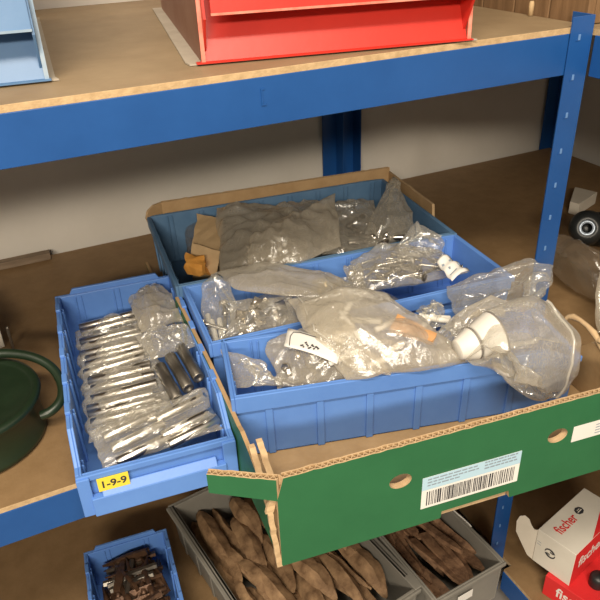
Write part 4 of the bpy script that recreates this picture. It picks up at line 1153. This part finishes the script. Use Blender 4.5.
# two-arrow recycling mark on the white end
end_f = Matrix(((0, 0, -1, -0.0003), (-1, 0, 0, -0.030), (0, 1, 0, 0.044), (0, 0, 0, 1)))
rm = MB()
for k in range(2):
    q = []
    for j in range(15):
        a = math.pi*k+R(20)+math.pi*0.92*j/14
        q.append((0.0105*math.cos(a), 0.0105*math.sin(a)))
    for j in range(14, -1, -1):
        a = math.pi*k+R(20)+math.pi*0.92*j/14
        rr = 0.0105-0.0014-0.0042*(1-j/14)
        q.append((rr*math.cos(a), rr*math.sin(a)))
    for j in range(14):
        rm.add([(q[j][0], q[j][1], 0), (q[j+1][0], q[j+1][1], 0), (q[28-j][0], q[28-j][1], 0), (q[29-j][0], q[29-j][1], 0)], [(0, 1, 2, 3)])
for k in range(2):
    a0 = math.pi*k
    q = [(0.007*math.cos(a0+R(10)), 0.007*math.sin(a0+R(10))), (0.0015*math.cos(a0+R(80)), 0.0015*math.sin(a0+R(80))), (0.0055*math.cos(a0+R(95)), 0.0055*math.sin(a0+R(95)))]
    rm.add([(x, y, 0) for x, y in q], [(0, 1, 2)])
rmo = rm.build('recycling_mark', M['ink'], wc); rmo.matrix_local = end_f
pl_ = MB().box(0.0, 0.002, 0, 0.0005, 0, 0.00005)
ln = MB()
for k in range(2):
    ln.box(-0.027, -0.019, 0.004+k*0.006, 0.0050+k*0.006, 0, 0.0001)
lno = ln.build('small_print', M['ink_grey'], wc); lno.matrix_local = end_f
# raised end flap, rounded tongue
ft = [V((0.0, 0.0, 0.002)), V((0.0, 0.0, WH))]
tongue = [(0.0, 0.002), (0.0, WH-0.002), (0.006, WH-0.003), (0.012, WH+0.006), (0.018, WH+0.020), (0.026, WH+0.026), (0.034, WH+0.022), (0.038, WH+0.008), (0.036, WH-0.018), (0.022, 0.034), (0.010, 0.010)]
fp_ = flat_panel([(-u, v) for u, v in tongue][::-1], [], 'end_flap', [M['grubby_white'], M['fixing_white'], M['grubby_white']], wc,
                 Matrix.Translation(V((-0.0002, 0.0, 0))) @ Matrix.Rotation(R(-60), 4, 'Z') @ Matrix.Rotation(R(90), 4, 'X'), 0.0009)
rc_ = empty('carton', (0.7172, -0.0950, LZ), R(18), 'red carton with white lettering underneath the opened white carton', 'carton')
MB().box(0, 0.17, -0.125, 0, 0, 0.0498).build('carton_body', M['fixing_red'], rc_, bevel=0.0008)
text_mesh('fischer', 0.032, 'brand_print', M['paper'], rc_, Matrix(((0, 0, -1, -0.0003), (-1, 0, 0, -0.060), (0, 1, 0, 0.026), (0, 0, 0, 1))), bold=0.0006, sx=0.85)
bc = MB().lathe([(0.0001, 0), (0.013, 0), (0.014, 0.002), (0.014, 0.020), (0.011, 0.025), (0.0001, 0.026)], 24).build('rubber_stopper', M['black_plastic'], None, loc=(0.7820, -0.150, LZ+0.0502))
tag(bc, 'black rubber stopper on the red carton at the lower right corner', 'stopper')

# ------------------------------------------------------------------ light
def area(name, loc, target, sx, sy, power, col):
    l = bpy.data.lights.new(name, 'AREA'); l.shape = 'RECTANGLE'; l.size = sx; l.size_y = sy; l.energy = power; l.color = col
    o = bpy.data.objects.new(name, l); COL.objects.link(o)
    o.location = loc
    o.rotation_euler = (V(target)-V(loc)).to_track_quat('-Z', 'Y').to_euler()
    return o
area('ceiling_tube_lamp', (-0.30, -1.05, 1.75), (0.15, 0.05, 0.0), 1.4, 0.12, 48, (1.0, 0.88, 0.71))
area('ceiling_tube_lamp', (-1.2, -3.0, 1.70), (0.2, 0.1, 0.0), 1.6, 0.2, 105, (1.0, 0.88, 0.71))
w = bpy.data.worlds.new('world'); S.world = w; w.use_nodes = True
bgn = w.node_tree.nodes['Background']; bgn.inputs[0].default_value = (1.0, 0.89, 0.75, 1); bgn.inputs[1].default_value = 0.36
S.view_settings.view_transform = 'Standard'; S.view_settings.look = 'None'
S.view_settings.gamma = 1.0; S.view_settings.use_curve_mapping = False
S.view_settings.exposure = 0.0
S.cycles.transparent_max_bounces = 32
S.cycles.max_bounces = 10
S.cycles.use_denoising = True
S.cycles.caustics_reflective = False; S.cycles.caustics_refractive = False
